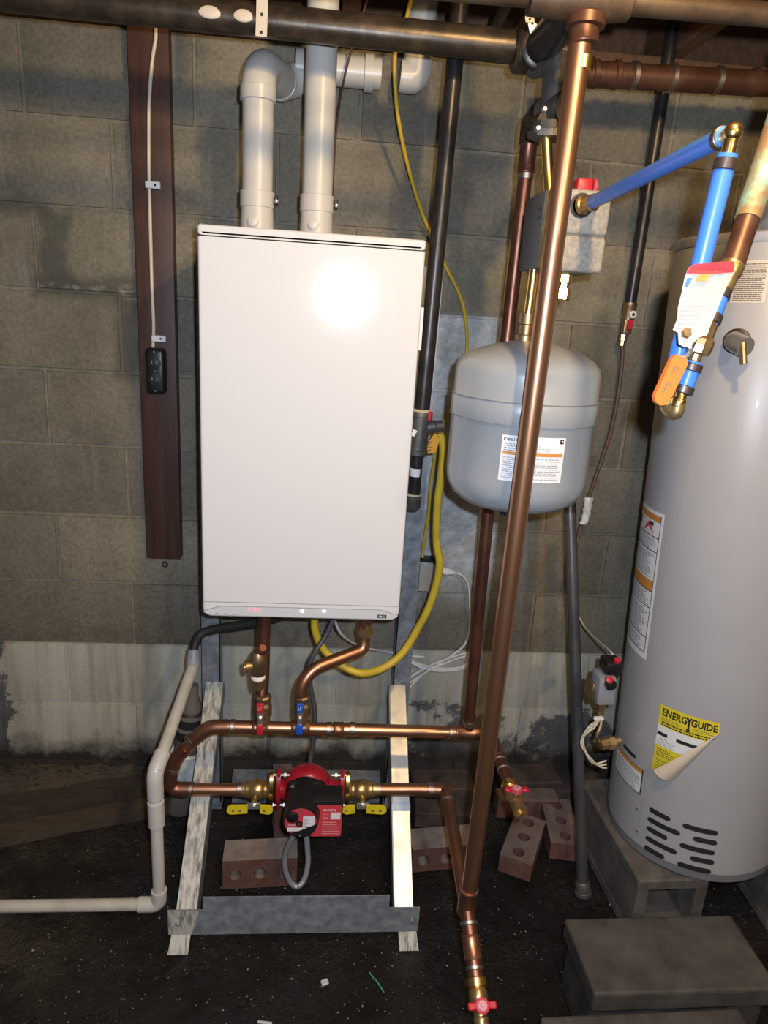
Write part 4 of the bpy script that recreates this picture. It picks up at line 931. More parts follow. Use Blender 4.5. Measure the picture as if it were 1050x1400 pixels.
bt = P(745, 196, -.52); part(sep, 'brass_pipe', MB().tube([V((bt.x, -.52, Fl.z-.01)), V((fx0+.022, -.53, fz1-.01))], .0115, 16), M['brass_bright'])

# ================================================================== blue pex supply with shut-off valve
PR = .0112
e1 = P(1002, 181, -1.1)
pin = V((ip.x, fy0, ip.z))+V((.45, -.85, .10)).normalized()*.022
pex1 = thing('pex_pipe', 'blue plastic pipe slanting from the foam box out to a brass elbow', 'pipe', pin)
dv1 = (e1-pin).normalized()
part(pex1, 'pipe', MB().tube([pin, e1-dv1*.018], PR, 18), M['pex'])
part(pex1, 'crimp_ring', MB().lathe([(0, PR), (.001, PR+.0015), (.010, PR+.0015), (.011, PR)], e1-dv1*.030, dv1, 18), M['pex_dark'])
eb0 = P(914, 541, -1.085); eb1 = P(927, 552, -1.10)
dv2 = (eb0-e1).normalized()
pex2 = thing('pex_pipe', 'blue plastic pipe dropping from the brass elbow behind the hang tag', 'pipe', eb0)
part(pex2, 'pipe', MB().tube([e1+dv2*.022, eb0-dv2*.004], PR, 18), M['pex'])
elb = part(pex2, 'elbow', MB().tube(fillet([e1-dv1*.022, e1, e1+dv2*.026], .014, 7), .0082, 16), M['brass_bright'])
part(elb, 'elbow_bead', MB().sphere(e1, .0105), M['brass_bright'])
part(pex2, 'crimp_ring', MB().lathe([(0, PR), (.001, PR+.0015), (.012, PR+.0015), (.013, PR)], e1+dv2*.026, dv2, 18), M['pex_dark'])
part(pex2, 'crimp_ring', MB().lathe([(0, PR), (.001, PR+.0015), (.012, PR+.0015), (.013, PR)], eb0-dv2*.014, dv2, 18), M['pex_dark'])
part(pex2, 'return_bend', MB().tube(fillet([eb0-dv2*.004, eb0+dv2*.014, eb1+V((0, 0, -.014)), eb1], .012, 6), .0092, 16), M['brass'])
# valve leg, going up to the old copper
c0, c1, c2, c3 = eb1, P(957, 471, -1.095), P(972, 436, -1.09), P(986, 398, -1.08)
vl = thing('shutoff_valve', 'brass shut-off valve with orange lever on the short blue pipe', 'valve', eb1)
ax_ = (c1-c0).normalized()
part(vl, 'lower_elbow', MB().lathe([(-.008, .006), (-.004, .0088), (.004, .0088), (.008, .0070), (.016, .0070)], c0, ax_, 16), M['brass_bright'])
L1 = (c1-c0).length
part(vl, 'pipe', MB().tube([c0+ax_*.014, c0+ax_*(L1-.022)], PR, 18), M['pex'])
for q in (.013, L1-.034): part(vl, 'crimp_ring', MB().lathe([(0, PR), (.001, PR+.0016), (.009, PR+.0016), (.010, PR)], c0+ax_*q, ax_, 18), M['pex_dark'])
part(vl, 'body', MB().lathe([(-.024, .006), (-.020, .0075), (-.013, .0075), (-.011, .0145), (-.002, .0160), (.006, .0155), (.010, .0125), (.026, .0125), (.028, .009), (.036, .0085)], c1, ax_, 10), M['brass'], sm=False)
ax2 = (c3-c2).normalized(); L2 = (c3-c2).length
part(vl, 'upper_pipe', MB().tube([c1+ax_*.030, c2, c3], PR, 18), M['pex'])
for q in (.0, L2-.004): part(vl, 'crimp_ring', MB().lathe([(-.006, PR), (-.005, PR+.0016), (.005, PR+.0016), (.006, PR)], c2+ax2*q, ax2, 18), M['pex_dark'])
pv = P(935, 460, -1.125); le = P(897, 553, -1.135); l0 = P(928, 488, -1.13)
part(vl, 'lever_arm', MB().tube(smooth([P(938, 462, -1.122), P(944, 478, -1.125), P(938, 487, -1.13), P(926, 492, -1.132)], 6), .0035, 8), M['chrome'])
lv = (le-l0); w1 = RT*.0105
up_ = lv.normalized(); sd_ = up_.cross(V((0, 1, 0))).normalized()
pol = []
Lh = lv.length
for k in range(9): q = -PI/2+PI*k/8; pol.append((Lh-.010+.010*math.cos(q), .010*math.sin(q)))
pol += [(.006, .0105), (0, .007), (0, -.007), (.006, -.0105)]
gr = part(vl, 'lever_grip', MB().prism(pol, l0, up_, sd_, up_.cross(sd_), .008), M['orange_grip'])
ff = up_.cross(sd_); ff = ff if ff.y < 0 else -ff
part(gr, 'print', lines(flat(l0+ff*.0086, up_, sd_, ff), .012, -.004, Lh-.012, .004, 2, .0004, R_, .5, .005, .012, .1), M['ink_brown'], sm=False, normals=False)
part(vl, 'lever_nut', MB().lathe([(0, .0065), (.006, .0065), (.008, .004)], P(936, 455, -1.131), (-.1, -1, 0), 6), M['brass'], sm=False)
# old copper feed with green patina
t = thing('copper_feed', 'corroded copper pipe with green patina leading up beside the blue pipe', 'pipe', c3)
k0, k1, k2, k3 = c3, P(1002, 362, -1.07), P(1022, 300, -1.05), P(1062, 175, -1.02)
part(t, 'reducer', MB().lathe([(0, .0105), (.002, .0125), (.020, .0125), (.024, .0145), ((k1-k0).length, .0145)], k0, k1-k0, 16), M['brass'])
part(t, 'pipe', MB().tube([k1, k2], .0140, 18), M['copper_brown'])
part(t, 'patina_pipe', MB().tube([k2, k3, k3+(k3-k2)*1.6], .0155, 18), M['patina'], 'green corroded copper')
# hang tag
tn = (P(965, 410, -1.135))
def tagp(x, y, b=0.): return P(x, y, -1.135-b)
out = [(941, 366), (950, 361), (975, 358.5), (1004, 357), (1003, 372), (990, 400), (978, 430), (966, 458), (955, 462), (945, 472), (936, 475), (928, 470), (927, 455), (920, 451), (926, 436), (927, 420), (932, 400), (936, 380)]
tg = thing('hang_tag', 'red and white paper tag hanging on the orange-levered valve', 'tag', tagp(936, 475))
def tag_sheet(poly, dz, th=.0008):
    mb = MB(); n = len(poly); mb.v = [tagp(x, y, dz+.004*math.sin((x-930)*.04)) for x, y in poly]+[tagp(x, y, dz+.004*math.sin((x-930)*.04))+V((0, th, 0)) for x, y in poly]
    mb.f = [tuple(range(n)), tuple(range(n, 2*n))[::-1]]+[(i, (i+1) % n, (i+1) % n+n, i+n) for i in range(n)]; return mb
sh = part(tg, 'card', tag_sheet(out, 0), M['tag_paper'], sm=False)
part(sh, 'red_band', tag_sheet([(941, 366), (950, 361), (975, 358.5), (1004, 357), (1003, 372), (970, 375), (939, 373.5)], .0012, .0003), M['tag_red'], sm=False)
part(sh, 'brown_patch', tag_sheet([(951, 384), (956, 375), (972, 374), (966, 384)], .0012, .0003), M['orange_print'], sm=False)
part(sh, 'blue_patch', tag_sheet([(936, 392), (940, 380), (947, 380), (940, 392)], .0012, .0003), M['pex'], sm=False)
mb = MB()
for a_ in (((960, 369), (970, 362)), ((966, 369), (976, 362)), ((980, 362), (984, 369)), ((984, 369), (988, 361)), ((957, 369), (966, 369))):
    mb.tube([tagp(*a_[0], .0018), tagp(*a_[1], .0018)], .0007, 6)
part(sh, 'scribble', mb, M['white_label'])
def tagfn(u, v, w): return tagp(934+u*48-(1-v)*12+0*u, 462-v*78, .0014+w)
part(sh, 'print', lines(tagfn, .06, .16, .72, .62, 6, .0004, R_, .22, .06, .2, .3), M['ink_grey'], sm=False, normals=False)
part(sh, 'stamp', MB().tube([tagp(981+4*math.cos(q), 385+3.5*math.sin(q), .0016) for q in np.linspace(0, 2*PI, 17)[:-1]], .0006, 6, closed=True), M['pex'])

# ================================================================== water heater (leans a little to the left)
HR, HH = .2165, 1.500
heater = thing('water_heater', 'tall grey gas water heater standing on a concrete block', 'water heater', (1.922, -.414, .200))
hq = V((0, 0, 1)).rotation_difference(V((-.048, .009, 1)).normalized()); heater.rotation_mode = 'QUATERNION'; heater.rotation_quaternion = hq
HM = Matrix.Translation((1.922, -.414, .200)) @ hq.to_matrix().to_4x4(); HI = HM.inverted()
def hp(ins): return None
part(heater, 'jacket', MB().lathe([(.022, HR-.004), (.024, HR), (.42, HR), (.96, HR), (HH-.006, HR), (HH, HR-.004), (HH+.002, HR-.012)], (0, 0, 0), (0, 0, 1), 96), M['heater'], local=True, ang=50)
part(heater, 'base_ring', MB().lathe([(0, HR-.02), (.0, HR-.003), (.022, HR-.001), (.023, HR-.006)], (0, 0, 0), (0, 0, 1), 96), M['heater_base'], local=True)
part(heater, 'top_pan', MB().lathe([(HH-.012, HR+.001), (HH-.010, HR+.0025), (HH+.006, HR+.0025), (HH+.010, HR-.003), (HH+.010, .05)], (0, 0, 0), (0, 0, 1), 96), M['heater'], local=True)
part(heater, 'flue_collar', MB().lathe([(HH, .075), (HH+.06, .05), (HH+.10, .05)], (0, 0, 0), (0, 0, 1), 32), M['galv'], local=True)
def hhit(x, y):
    o = HI @ CAM; d = HI.to_3x3() @ ray(x, y)
    a = d.x**2+d.y**2; b = 2*(o.x*d.x+o.y*d.y); c = o.x**2+o.y**2-HR*HR; dis = max(b*b-4*a*c, 0)
    q = (-b-math.sqrt(dis))/(2*a); h = o+d*q; return math.atan2(h.y, h.x) % (2*PI), h.z
def hfn(bl, br, tr, tl, square=True):
    cs = [hhit(*q) for q in (bl, br, tr, tl)]
    if square:
        p0 = (cs[0][0]+cs[3][0])/2; p1 = (cs[1][0]+cs[2][0])/2; z0 = (cs[0][1]+cs[1][1])/2; z1 = (cs[2][1]+cs[3][1])/2
        cs = [(p0, z0), (p1, z0), (p1, z1), (p0, z1)]
    def f(u, v, w):
        a = cs[0][0]*(1-u)*(1-v)+cs[1][0]*u*(1-v)+cs[2][0]*u*v+cs[3][0]*(1-u)*v
        z = cs[0][1]*(1-u)*(1-v)+cs[1][1]*u*(1-v)+cs[2][1]*u*v+cs[3][1]*(1-u)*v
        return V(((HR+w)*math.cos(a), (HR+w)*math.sin(a), z))
    return f
def hpart(par, name, mb, mat, label=None): return part(par, name, mb, mat, label, sm=False, local=True, normals=False)
# long warning label
wf = hfn((851, 870), (884, 898), (910, 699), (874, 686))
lb = hpart(heater, 'warning_label', rect(MB(), wf, 0, 0, 1, 1, .0006, 10, 1), M['cream_label'] if False else M['white_label'])
mb = MB(); rect(mb, wf, .05, .935, .93, .975, .001, 6, 1); rect(mb, wf, .05, .475, .93, .545, .001, 6, 1); hpart(lb, 'orange_band', mb, M['orange_print'])
mb = MB()
for v in (.83, .735, .47, .36, .15, .045): rect(mb, wf, .05, v, .93, v+.006, .0012, 6, 1)
for u in (.04, .93): rect(mb, wf, u, .04, u+.015, .98, .0012)
hpart(lb, 'rule', mb, M['ink'])
for v0_, v1_, n_ in ((.745, .825, 6), (.56, .725, 11), (.375, .465, 6), (.16, .35, 11), (.055, .14, 5)): hpart(lb, 'print', lines(wf, .09, v0_, .90, v1_, n_, .0012, R_, .4, .04, .14, .25), M['ink_grey'])
mb = MB(); mb.add([wf(*q, .0013) for q in ((.45, .85), (.78, .85), (.70, .90), (.58, .915), (.5, .885))], [(0, 1, 2, 3, 4)]); hpart(lb, 'flame_symbol', mb, M['valve_pink'])
mb = MB(); rect(mb, wf, .14, .86, .24, .92, .0013); rect(mb, wf, .62, .90, .76, .922, .0014); hpart(lb, 'figure_symbol', mb, M['ink'])
# yellow guide label with peeled corner
ef = hfn((891, 1053), (971.5, 1078), (984.5, 988), (903.5, 962.5))
fold = [(1.0, .86), (.42, 0.0)]
mb = MB(); cols = 14
for i in range(cols):
    ua_, ub_ = i/cols, (i+1)/cols
    def vmin(u): return max(0., (u-.42)/.58*.86)
    mb.add([ef(ua_, vmin(ua_), .0006), ef(ub_, vmin(ub_), .0006), ef(ub_, 1, .0006), ef(ua_, 1, .0006)], [(0, 1, 2, 3)])
eg = hpart(heater, 'energy_label', mb, M['yellow_print'], 'yellow label with its lower right corner peeled back')
def clip_rect(u0, v0, u1, v1, off, n=10):
    mb = MB()
    for i in range(n):
        ua_, ub_ = u0+(u1-u0)*i/n, u0+(u1-u0)*(i+1)/n; va, vb = max(v0, vmin(ua_)), max(v0, vmin(ub_))
        if va >= v1 or vb >= v1: continue
        mb.add([ef(ua_, va, off), ef(ub_, vb, off), ef(ub_, v1, off), ef(ua_, v1, off)], [(0, 1, 2, 3)])
    return mb
hpart(eg, 'white_field', clip_rect(.0, .40, 1, .70, .001), M['white_label'])
hpart(eg, 'black_strip', clip_rect(.01, .555, .20, .605, .0014, 3), M['ink']); hpart(eg, 'black_strip', clip_rect(.36, .555, .95, .605, .0014), M['ink'])
hpart(eg, 'title_left', put_text('ENERG', ef, .06, .855, .49, .965, .0014, .03), M['ink'])
hpart(eg, 'title_right', put_text('GUIDE', ef, .555, .855, .97, .965, .0014, .03), M['ink'])
mb = MB(); mb.add([ef(*q, .0014) for q in ((.475, .965), (.505, .965), (.522, .93), (.54, .965), (.57, .965), (.537, .90), (.537, .80), (.565, .80), (.522, .745), (.48, .80), (.508, .80), (.508, .90))], [(11, 0, 1, 2), (11, 2, 5), (2, 3, 4, 5), (11, 5, 6, 10), (9, 10, 6, 7), (9, 7, 8)]); hpart(eg, 'title_arrow', mb, M['ink'])
hpart(eg, 'print', lines(ef, .06, .78, .42, .84, 3, .0014, R_, .3, .02, .07), M['ink_brown']); hpart(eg, 'print', lines(ef, .60, .80, .95, .85, 2, .0014, R_, .3, .02, .07), M['ink_brown'])
hpart(eg, 'slogan', lines(ef, .07, .715, .95, .785, 2, .0014, R_, .5, .03, .09, .12), M['ink'])
hpart(eg, 'print', lines(ef, .03, .42, .36, .54, 4, .0014, R_, .3, .02, .06, .5), M['ink_grey']); hpart(eg, 'print', lines(ef, .05, .25, .40, .38, 4, .0014, R_, .4, .02, .06, .3), M['ink_brown']); hpart(eg, 'print', lines(ef, .04, .05, .36, .22, 4, .0014, R_, .3, .02, .06, .3), M['ink_brown'])
mb = MB(); nu, nv = 16, 8
for j in range(nv+1):
    for i in range(nu+1):
        t_ = i/nu; s_ = j/nv; u = 1-.58*t_; v = .86*(1-t_); wd = .30*t_**.8
        an = s_*PI*1.05; rad = .034*(.08+.92*t_)
        du = -wd*(s_ if s_ < .5 else s_)*.95; dv_ = wd*s_*.30
        off = .001+.030*(.06+.94*t_)*math.sin(an*.62)**1.0
        mb.v.append(ef(u+du+.03*math.sin(an)*t_, v+dv_-.02*math.sin(an)*t_, off))
for j in range(nv):
    for i in range(nu): mb.f.append((j*(nu+1)+i, j*(nu+1)+i+1, (j+1)*(nu+1)+i+1, (j+1)*(nu+1)+i))
part(eg, 'peeled_corner', mb, M['tan_paper'], 'tan back of the curled label corner', local=True, ang=80)
# small warning label, black strip, beige rating plate
sf = hfn((841, 1047), (876, 1086), (881, 1051), (846, 1020))
sl = hpart(heater, 'small_label', rect(MB(), sf, 0, 0, 1, 1, .0006, 8, 1), M['white_label'])
mb = MB(); rect(mb, sf, .02, .82, .98, .97, .001, 6, 1); hpart(sl, 'orange_band', mb, M['orange_print'])
mb = MB(); rect(mb, sf, 0, 0, 1, .03, .0012, 6, 1); rect(mb, sf, .97, 0, 1, 1, .0012); rect(mb, sf, 0, .97, 1, 1, .0012, 6, 1); hpart(sl, 'rule', mb, M['ink'])
hpart(sl, 'print', lines(sf, .08, .1, .94, .78, 8, .0012, R_, .35, .05, .14), M['ink_grey'])
bf = hfn((852.5, 1021), (869, 1037), (870, 1032), (853, 1017))
hpart(heater, 'black_strip', rect(MB(), bf, 0, 0, 1, 1, .0008, 6, 1), M['ink'])
rf = hfn((997, 413), (1047, 415), (1053, 356), (1008, 356))
rl = hpart(heater, 'rating_label', rect(MB(), rf, 0, 0, 1, 1, .0006, 8, 1), M['cream_label'])
hpart(rl, 'print', lines(rf, .06, .04, .94, .95, 19, .001, R_, .55, .03, .14, .12), M['ink_brown'])
# air slots and burner door
def slot_patch(a, b, h=3.6):
    pa, pb = hhit(*a), hhit(*b); z = (pa[1]+pb[1])/2; r = .0068; mb = MB(); n = 12; top = []; bot = []
    p0, p1 = pa[0]+r/HR, pb[0]-r/HR
    pts = [(p1+r/HR*math.cos(q), z+r*math.sin(q)) for q in np.linspace(-PI/2, PI/2, 7)]+[(p0+(p1-p0)*k/n, z+r) for k in range(n-1, 0, -1)]+[(p0-r/HR*math.cos(q), z-r*math.sin(q)) for q in np.linspace(-PI/2, PI/2, 7)]+[(p0+(p1-p0)*k/n, z-r) for k in range(1, n)]
    cyl = lambda p_, w: V(((HR+w)*math.cos(p_[0]), (HR+w)*math.sin(p_[0]), p_[1]))
    k = len(pts); mb.v = [cyl(q, .0011) for q in pts]+[cyl(q, -.004) for q in pts]
    ctr = ((p0+p1)/2, z); mb.f = [(i, (i+1) % k, (i+1) % k+k, i+k) for i in range(k)]
    m_ = len(mb.v); strip = MB()
    nn = 16
    for i in range(nn+1):
        ph = (p0-r/HR)+(p1-p0+2*r/HR)*i/nn; ex = max(0, abs(ph-ctr[0])-(p1-p0)/2)*HR; hh = math.sqrt(max(r*r-ex*ex, 1e-9))
        mb.v += [cyl((ph, z-hh), .0009), cyl((ph, z+hh), .0009)]
    for i in range(nn): mb.f.append((m_+2*i, m_+2*i+2, m_+2*i+3, m_+2*i+1))
    return mb
def cv(x, y): return (740+x/3.11, 950+y/3.11)
for a_, b_ in (((460, 485), (550, 530)), ((452, 525), (592, 590)), ((448, 565), (537, 608)), ((443, 605), (578, 670)), ((437, 645), (524, 690)), ((600, 552), (752, 590)), ((645, 608), (748, 632)), ((588, 632), (738, 676)), ((632, 690), (735, 715)), ((577, 712), (722, 755))):
    hpart(heater, 'air_slot', slot_patch(cv(*a_), cv(*b_)), M['ink'])
def vline(x0_, y0_, x1_, y1_, w=.0016):
    a_, b_ = hhit(x0_, y0_), hhit(x1_, y1_); ph = (a_[0]+b_[0])/2; mb = MB(); f = lambda u, v, o: V(((HR+o)*math.cos(ph+u), (HR+o)*math.sin(ph+u), v)); return rect(mb, f, -w/HR/2, b_[1], w/HR/2, a_[1], .0008)
hpart(heater, 'door_seam', vline(877, 1090, 873, 1146), M['ink_grey'])
for y in (1107, 1137):
    a_ = hhit(874, y); c_ = V(((HR)*math.cos(a_[0]-.02), HR*math.sin(a_[0]-.02), a_[1])); part(heater, 'door_screw', MB().lathe([(0, .004), (.003, .003)], c_, (c_.x, c_.y, 0), 8), M['chrome'], local=True)
# relief outlet elbow on the heater side
a_ = hhit(1010, 466); n_ = V((math.cos(a_[0]), math.sin(a_[0]), 0)); c_ = n_*HR+V((0, 0, a_[1]))
sdv = n_.cross(V((0, 0, 1)))
tp = part(heater, 'relief_elbow', MB().tube(fillet([c_-n_*.005, c_+n_*.040, c_+n_*.060+sdv*-.030+V((0, 0, -.010))], .026, 8), .0195, 20), M['chrome'], local=True)
part(tp, 'elbow_rim', MB().lathe([(0, .020), (.002, .0245), (.018, .0245), (.020, .020)], c_+n_*.003, n_, 20), M['steel_old'], local=True)
part(tp, 'pin', MB().tube([c_+n_*.068+sdv*-.026, c_+n_*.070+sdv*-.034+V((0, 0, -.040))], .0055, 8), M['brass'], local=True)

# ---- gas control on the heater's left side
gc = P(824, 938, -.44)
t = thing('gas_control', 'grey gas control valve with red knobs on the left of the heater', 'control', gc-V((0, 0, .06)))
part(t, 'body', MB().bbox(gc, (.046, .060, .078), .008, 2, Matrix.Rotation(-.05, 3, 'Y')), M['grey_plastic'])
part(t, 'mount', MB().tube([gc+V((.01, 0, 0)), gc+V((.06, .07, .0))], .014, 14), M['steel_old'])
part(t, 'top_block', MB().bbox(gc+V((.012, .0, .060)), (.044, .05, .034), .006, 2), M['black'])
part(t, 'knob', MB().lathe([(0, .014), (.012, .014), (.014, .011)], gc+V((.002, -.030, .026)), (0, -1, 0), 14), M['black'])
part(t, 'red_button', MB().lathe([(0, .009), (.012, .009), (.013, .007)], gc+V((-.003, -.030, .034)), (0, -.8, .6), 12), M['valve_red'])
part(t, 'red_cap', MB().lathe([(0, .008), (.010, .008), (.011, .006)], gc+V((.018, -.015, .076)), (0, -.3, 1), 12), M['valve_red'])
part(t, 'side_plate', MB().bbox(gc+V((-.028, .01, -.012)), (.008, .05, .05), .003, 1), M['brass_dull'])
part(t, 'outlet', MB().lathe([(0, .012), (.02, .012), (.022, .009), (.05, .009)], gc+V((.004, 0, -.038)), (.05, 0, -1), 14), M['brass_dull'])
part(t, 'connector', MB().bbox(gc+V((-.002, -.012, -.086)), (.026, .010, .010), .002, 1), M['white_label'])
bu = P(820, 1018, -.46); part(t, 'burner_fitting', MB().lathe([(0, .014), (.02, .014), (.022, .018), (.04, .018), (.042, .010), (.06, .010)], bu, (1, .25, .05), 6), M['brass'], sm=False)
mb = MB(); r5 = random.Random(9)
part(t, 'feed_tube', MB().tube(smooth([gc+V((.005, 0, -.085)), P(822, 990, -.455), P(816, 1008, -.465), bu+V((.004, 0, 0))], 6), .005, 8), M['brass_dull'])
for k in range(3):
    pts = [gc+V((.003, -.01, -.088)), P(812-4*k, 995, -.46-.01*k), P(798-2*k, 1008+4*k, -.47), P(801+3*k, 1030+3*k, -.475), P(812+4*k, 1044+2*k, -.47), P(829, 1040+5*k, -.465)]
    part(t, 'lead', MB().tube(smooth(pts, 6), .0022, 6), M['cream_wire'])

# ================================================================== right-hand wall pipe, flexible tube, leaning pipe
wx = 1.682
zb_ = P(861, 418, -.05).z
t = thing('wall_gas_pipe', 'black iron pipe running down the wall right of the copper riser', 'pipe', (wx, -.05, zb_-.06))
part(t, 'pipe', MB().tube([(wx, -.05, zb_), (wx, -.05, 2.3)], .0155, 16), M['black_pipe'])
part(t, 'bushing', MB().lathe([(0, .012), (.004, .0165), (.034, .0165), (.038, .0185), (.048, .0185)], (wx, -.05, zb_-.04), (0, 0, 1), 14), M['brass_dull'])
q = P(864, 430, -.075); part(t, 'knob', MB().lathe([(0, .010), (.008, .010), (.009, .008)], q, (0, -1, 0), 16), M['tape']); part(t, 'knob_centre', MB().lathe([(0, .004), (.0015, .004)], q+V((0, -.009, 0)), (0, -1, 0), 10), M['ink'])
part(t, 'valve_body', MB().bbox((wx-.002, -.052, zb_-.055), (.024, .028, .040), .004, 2), M['brass_dull']); q = P(861, 444, -.07); part(t, 'red_lever', MB().bbox(q, (.014, .008, .026), .002, 1), M['valve_red'])
part(t, 'lower_fitting', MB().lathe([(0, .009), (.012, .009), (.014, .012), (.03, .012)], (wx-.006, -.05, zb_-.105), (0, 0, 1), 8), M['brass'], sm=False)
pts = [V((wx-.006, -.05, zb_-.10)), P(851, 490, -.05), P(845, 540, -.05), P(835, 590, -.05), P(818, 642, -.05), P(802, 690, -.05), P(793, 725, -.05), P(787, 755, -.06), P(785, 800, -.07), P(789, 838, -.09)]
t = thing('flexible_tube', 'thin dark tube curving down the wall from the pipe valve', 'tube', P(787, 755, -.06))
part(t, 'tube', MB().tube(smooth(pts, 8), .0058, 8), M['brown_wire'])
part(t, 'thin_lead', MB().tube(smooth([P(789, 838, -.09), P(800, 858, -.16), P(820, 878, -.3), P(836, 892, -.40), P(841, 908, -.42), P(834, 915, -.43)], 8), .0026, 6), M['cream_wire'])
r6 = random.Random(21); mb = MB(); tc0, tc1 = P(805, 680, -.055), P(797, 716, -.055); nu, nv = 12, 7
for j in range(nv+1):
    for i in range(nu):
        q = 2*PI*i/nu; rr_ = .011+r6.uniform(-.0035, .0055); mb.v.append(tc0+(tc1-tc0)*(j/nv)+V((rr_*math.cos(q)+.004, rr_*math.sin(q)*.7, 0)))
for j in range(nv):
    for i in range(nu): mb.f.append((j*nu+i, j*nu+(i+1) % nu, (j+1)*nu+(i+1) % nu, (j+1)*nu+i))
mb.f += [tuple(range(nu)), tuple(nv*nu+k for k in range(nu))]
part(t, 'tape_wrap', mb, M['clear_plastic'], 'pale tape wrapped round the tube', ang=70)
lb_, lt_ = PZ(797, 1222, .012), P(779, 686, -.22)
t = thing('leaning_pipe', 'loose black iron pipe leaning upright between the bricks and the heater', 'pipe', V((lb_.x, lb_.y, 0)))
ld = (lt_-lb_).normalized()
part(t, 'pipe', MB().tube([lb_+ld*.02, lt_], .0155, 18), M['grey_pipe'])
part(t, 'coupling', MB().lathe([(0, .019), (.003, .023), (.012, .023), (.014, .021), (.038, .021), (.042, .018)], lb_-ld*.004, ld, 20), M['iron'])
part(t, 'thread_end', MB().lathe([(-.03, .0162), (-.002, .0158), (0, .013)], lt_, ld, 18), M['steel_old'])

# ================================================================== wall outlet with plug and cord (right of the stand)
oc = P(583, 786, -.02)
t = thing('junction_box', 'small grey metal outlet box on the wall beside the stand', 'outlet', oc-V((0, 0, .05)))
part(t, 'box', MB().bbox(oc, (.052, .038, .095), .004, 2), M['galv'])
part(t, 'cover', MB().bbox(oc+V((0, -.020, 0)), (.050, .004, .090), .0015, 1), M['galv_bright'])
part(t, 'lid', MB().bbox(oc+V((0, -.004, .052)), (.056, .036, .012), .003, 1), M['black'])
pc_ = P(607, 780, -.045)
t = thing('power_plug', 'white plug with a thin white cord in the grey outlet box', 'plug', pc_-V((0, 0, .01)))
part(t, 'plug_body', MB().tube([pc_-V((.024, -.004, 0)), pc_-V((.016, 0, 0)), pc_+V((.012, 0, -.003)), pc_+V((.022, 0, -.004)), pc_+V((.030, 0, -.006))], [.011, .0135, .012, .0085, .007], 12), M['white_label'])
part(t, 'cord', MB().tube(smooth([pc_+V((.028, 0, -.005)), P(633, 788, -.045), P(641, 805, -.04), P(642, 850, -.03), P(637, 878, -.03), P(622, 893, -.035), P(600, 908, -.04), P(575, 925, -.045), P(560, 940, -.05)], 8), .0030, 8), M['white_wire'])
mb_pts = []
t = thing('cord_bundle', 'bundled loop of white cord lying against the wall behind the stand', 'cord', P(600, 930, -.04))
for k, (dx, dy) in enumerate(((0, 0), (3, 5), (-2, 9), (5, -4))):
    pts = [P(558+dx, 928+dy, -.055), P(585+dx, 912+dy*.8, -.05), P(610+dx, 902+dy*.6, -.045), P(632+dx, 895+dy*.5, -.04), P(639+dx, 899+dy*.5, -.035), P(632+dx, 911+dy*.4, -.035), P(607+dx, 915+dy*.3, -.042), P(580, 911+dy*.4, -.05), P(561, 904+dy*.2, -.058)]
    part(t, 'strand', MB().tube(smooth(pts, 7), .0027, 6), M['white_wire'])

# ================================================================== bricks and concrete blocks on the floor
def brick_mb(L=.196, W=.092, H=.057, holes=3, hr=.017, n=20):
    mb = MB(); cw = L/max(holes, 1)
    if not holes: return mb.bbox((0, 0, 0), (L, W, H), .004, 1)
    for h in range(holes):
        cx = -L/2+cw*(h+.5); ring_o = []; ring_i = []
        for k in range(n):
            q = 2*PI*k/n+PI/n; c, s_ = math.cos(q), math.sin(q); sc = min(cw/2/abs(c), W/2/abs(s_)); ring_o.append((cx+c*sc, s_*sc)); ring_i.append((cx+c*hr, s_*hr))
        for sx2 in (-1, 1):
            for sy2 in (-1, 1):
                kk = min(range(n), key=lambda k: (ring_o[k][0]-(cx+sx2*cw/2))**2+(ring_o[k][1]-sy2*W/2)**2); ring_o[kk] = (cx+sx2*cw/2, sy2*W/2)
        b = len(mb.v)
        for z in (H/2, -H/2):
            mb.v += [(x, y, z) for x, y in ring_o]; mb.v += [(x, y, z) for x, y in ring_i]
        for k in range(n):
            j = (k+1) % n
            mb.f += [(b+k, b+j, b+n+j, b+n+k), (b+2*n+j, b+2*n+k, b+3*n+k, b+3*n+j), (b+n+k, b+n+j, b+3*n+j, b+3*n+k)]
    # outer skin
    for y in (-W/2, W/2): mb.add([(-L/2, y, -H/2), (L/2, y, -H/2), (L/2, y, H/2), (-L/2, y, H/2)], [(0, 1, 2, 3)])
    for x in (-L/2, L/2): mb.add([(x, -W/2, -H/2), (x, W/2, -H/2), (x, W/2, H/2), (x, -W/2, H/2)], [(0, 1, 2, 3)])
    return mb
def place(name, mb, rot, loc, mat, label, cat, group=None):
    mb2 = MB(); loc = V(loc); mb2.v = [tuple(loc+rot @ V(q)) for q in mb.v]; mb2.f = mb.f
    return solo(name, mb2, M[mat], label, cat, group, sm=False)
def rz(a): return Matrix.Rotation(math.radians(a), 3, 'Z')
def rx(a): return Matrix.Rotation(math.radians(a), 3, 'X')
def ry(a): return Matrix.Rotation(math.radians(a), 3, 'Y')
q = PZ(302, 1217, 0)
place('brick', brick_mb(.196, .092, .075), rz(3) @ rx(90), (q.x+.100, q.y+.045, .046), 'brick2', 'large red brick lying under the pump with dusty top', 'brick')
q = PZ(384, 1150, 0)
place('brick', brick_mb(.196, .085, .055), rz(8) @ ry(90), (q.x, q.y+.05, .098), 'brick', 'red brick standing upright behind the pump', 'brick')
q = PZ(566, 1195, 0)
place('brick', brick_mb(.196, .078, .08), rz(6) @ rx(90), (q.x+.085, q.y+.055, .039), 'brick2', 'grey dusted red brick with holes beside the right stand leg', 'brick')
q0, q1, q2, q3 = PZ(682, 1175, .057), PZ(726, 1185, .057), PZ(747, 1117, .057), PZ(707, 1107, .057)
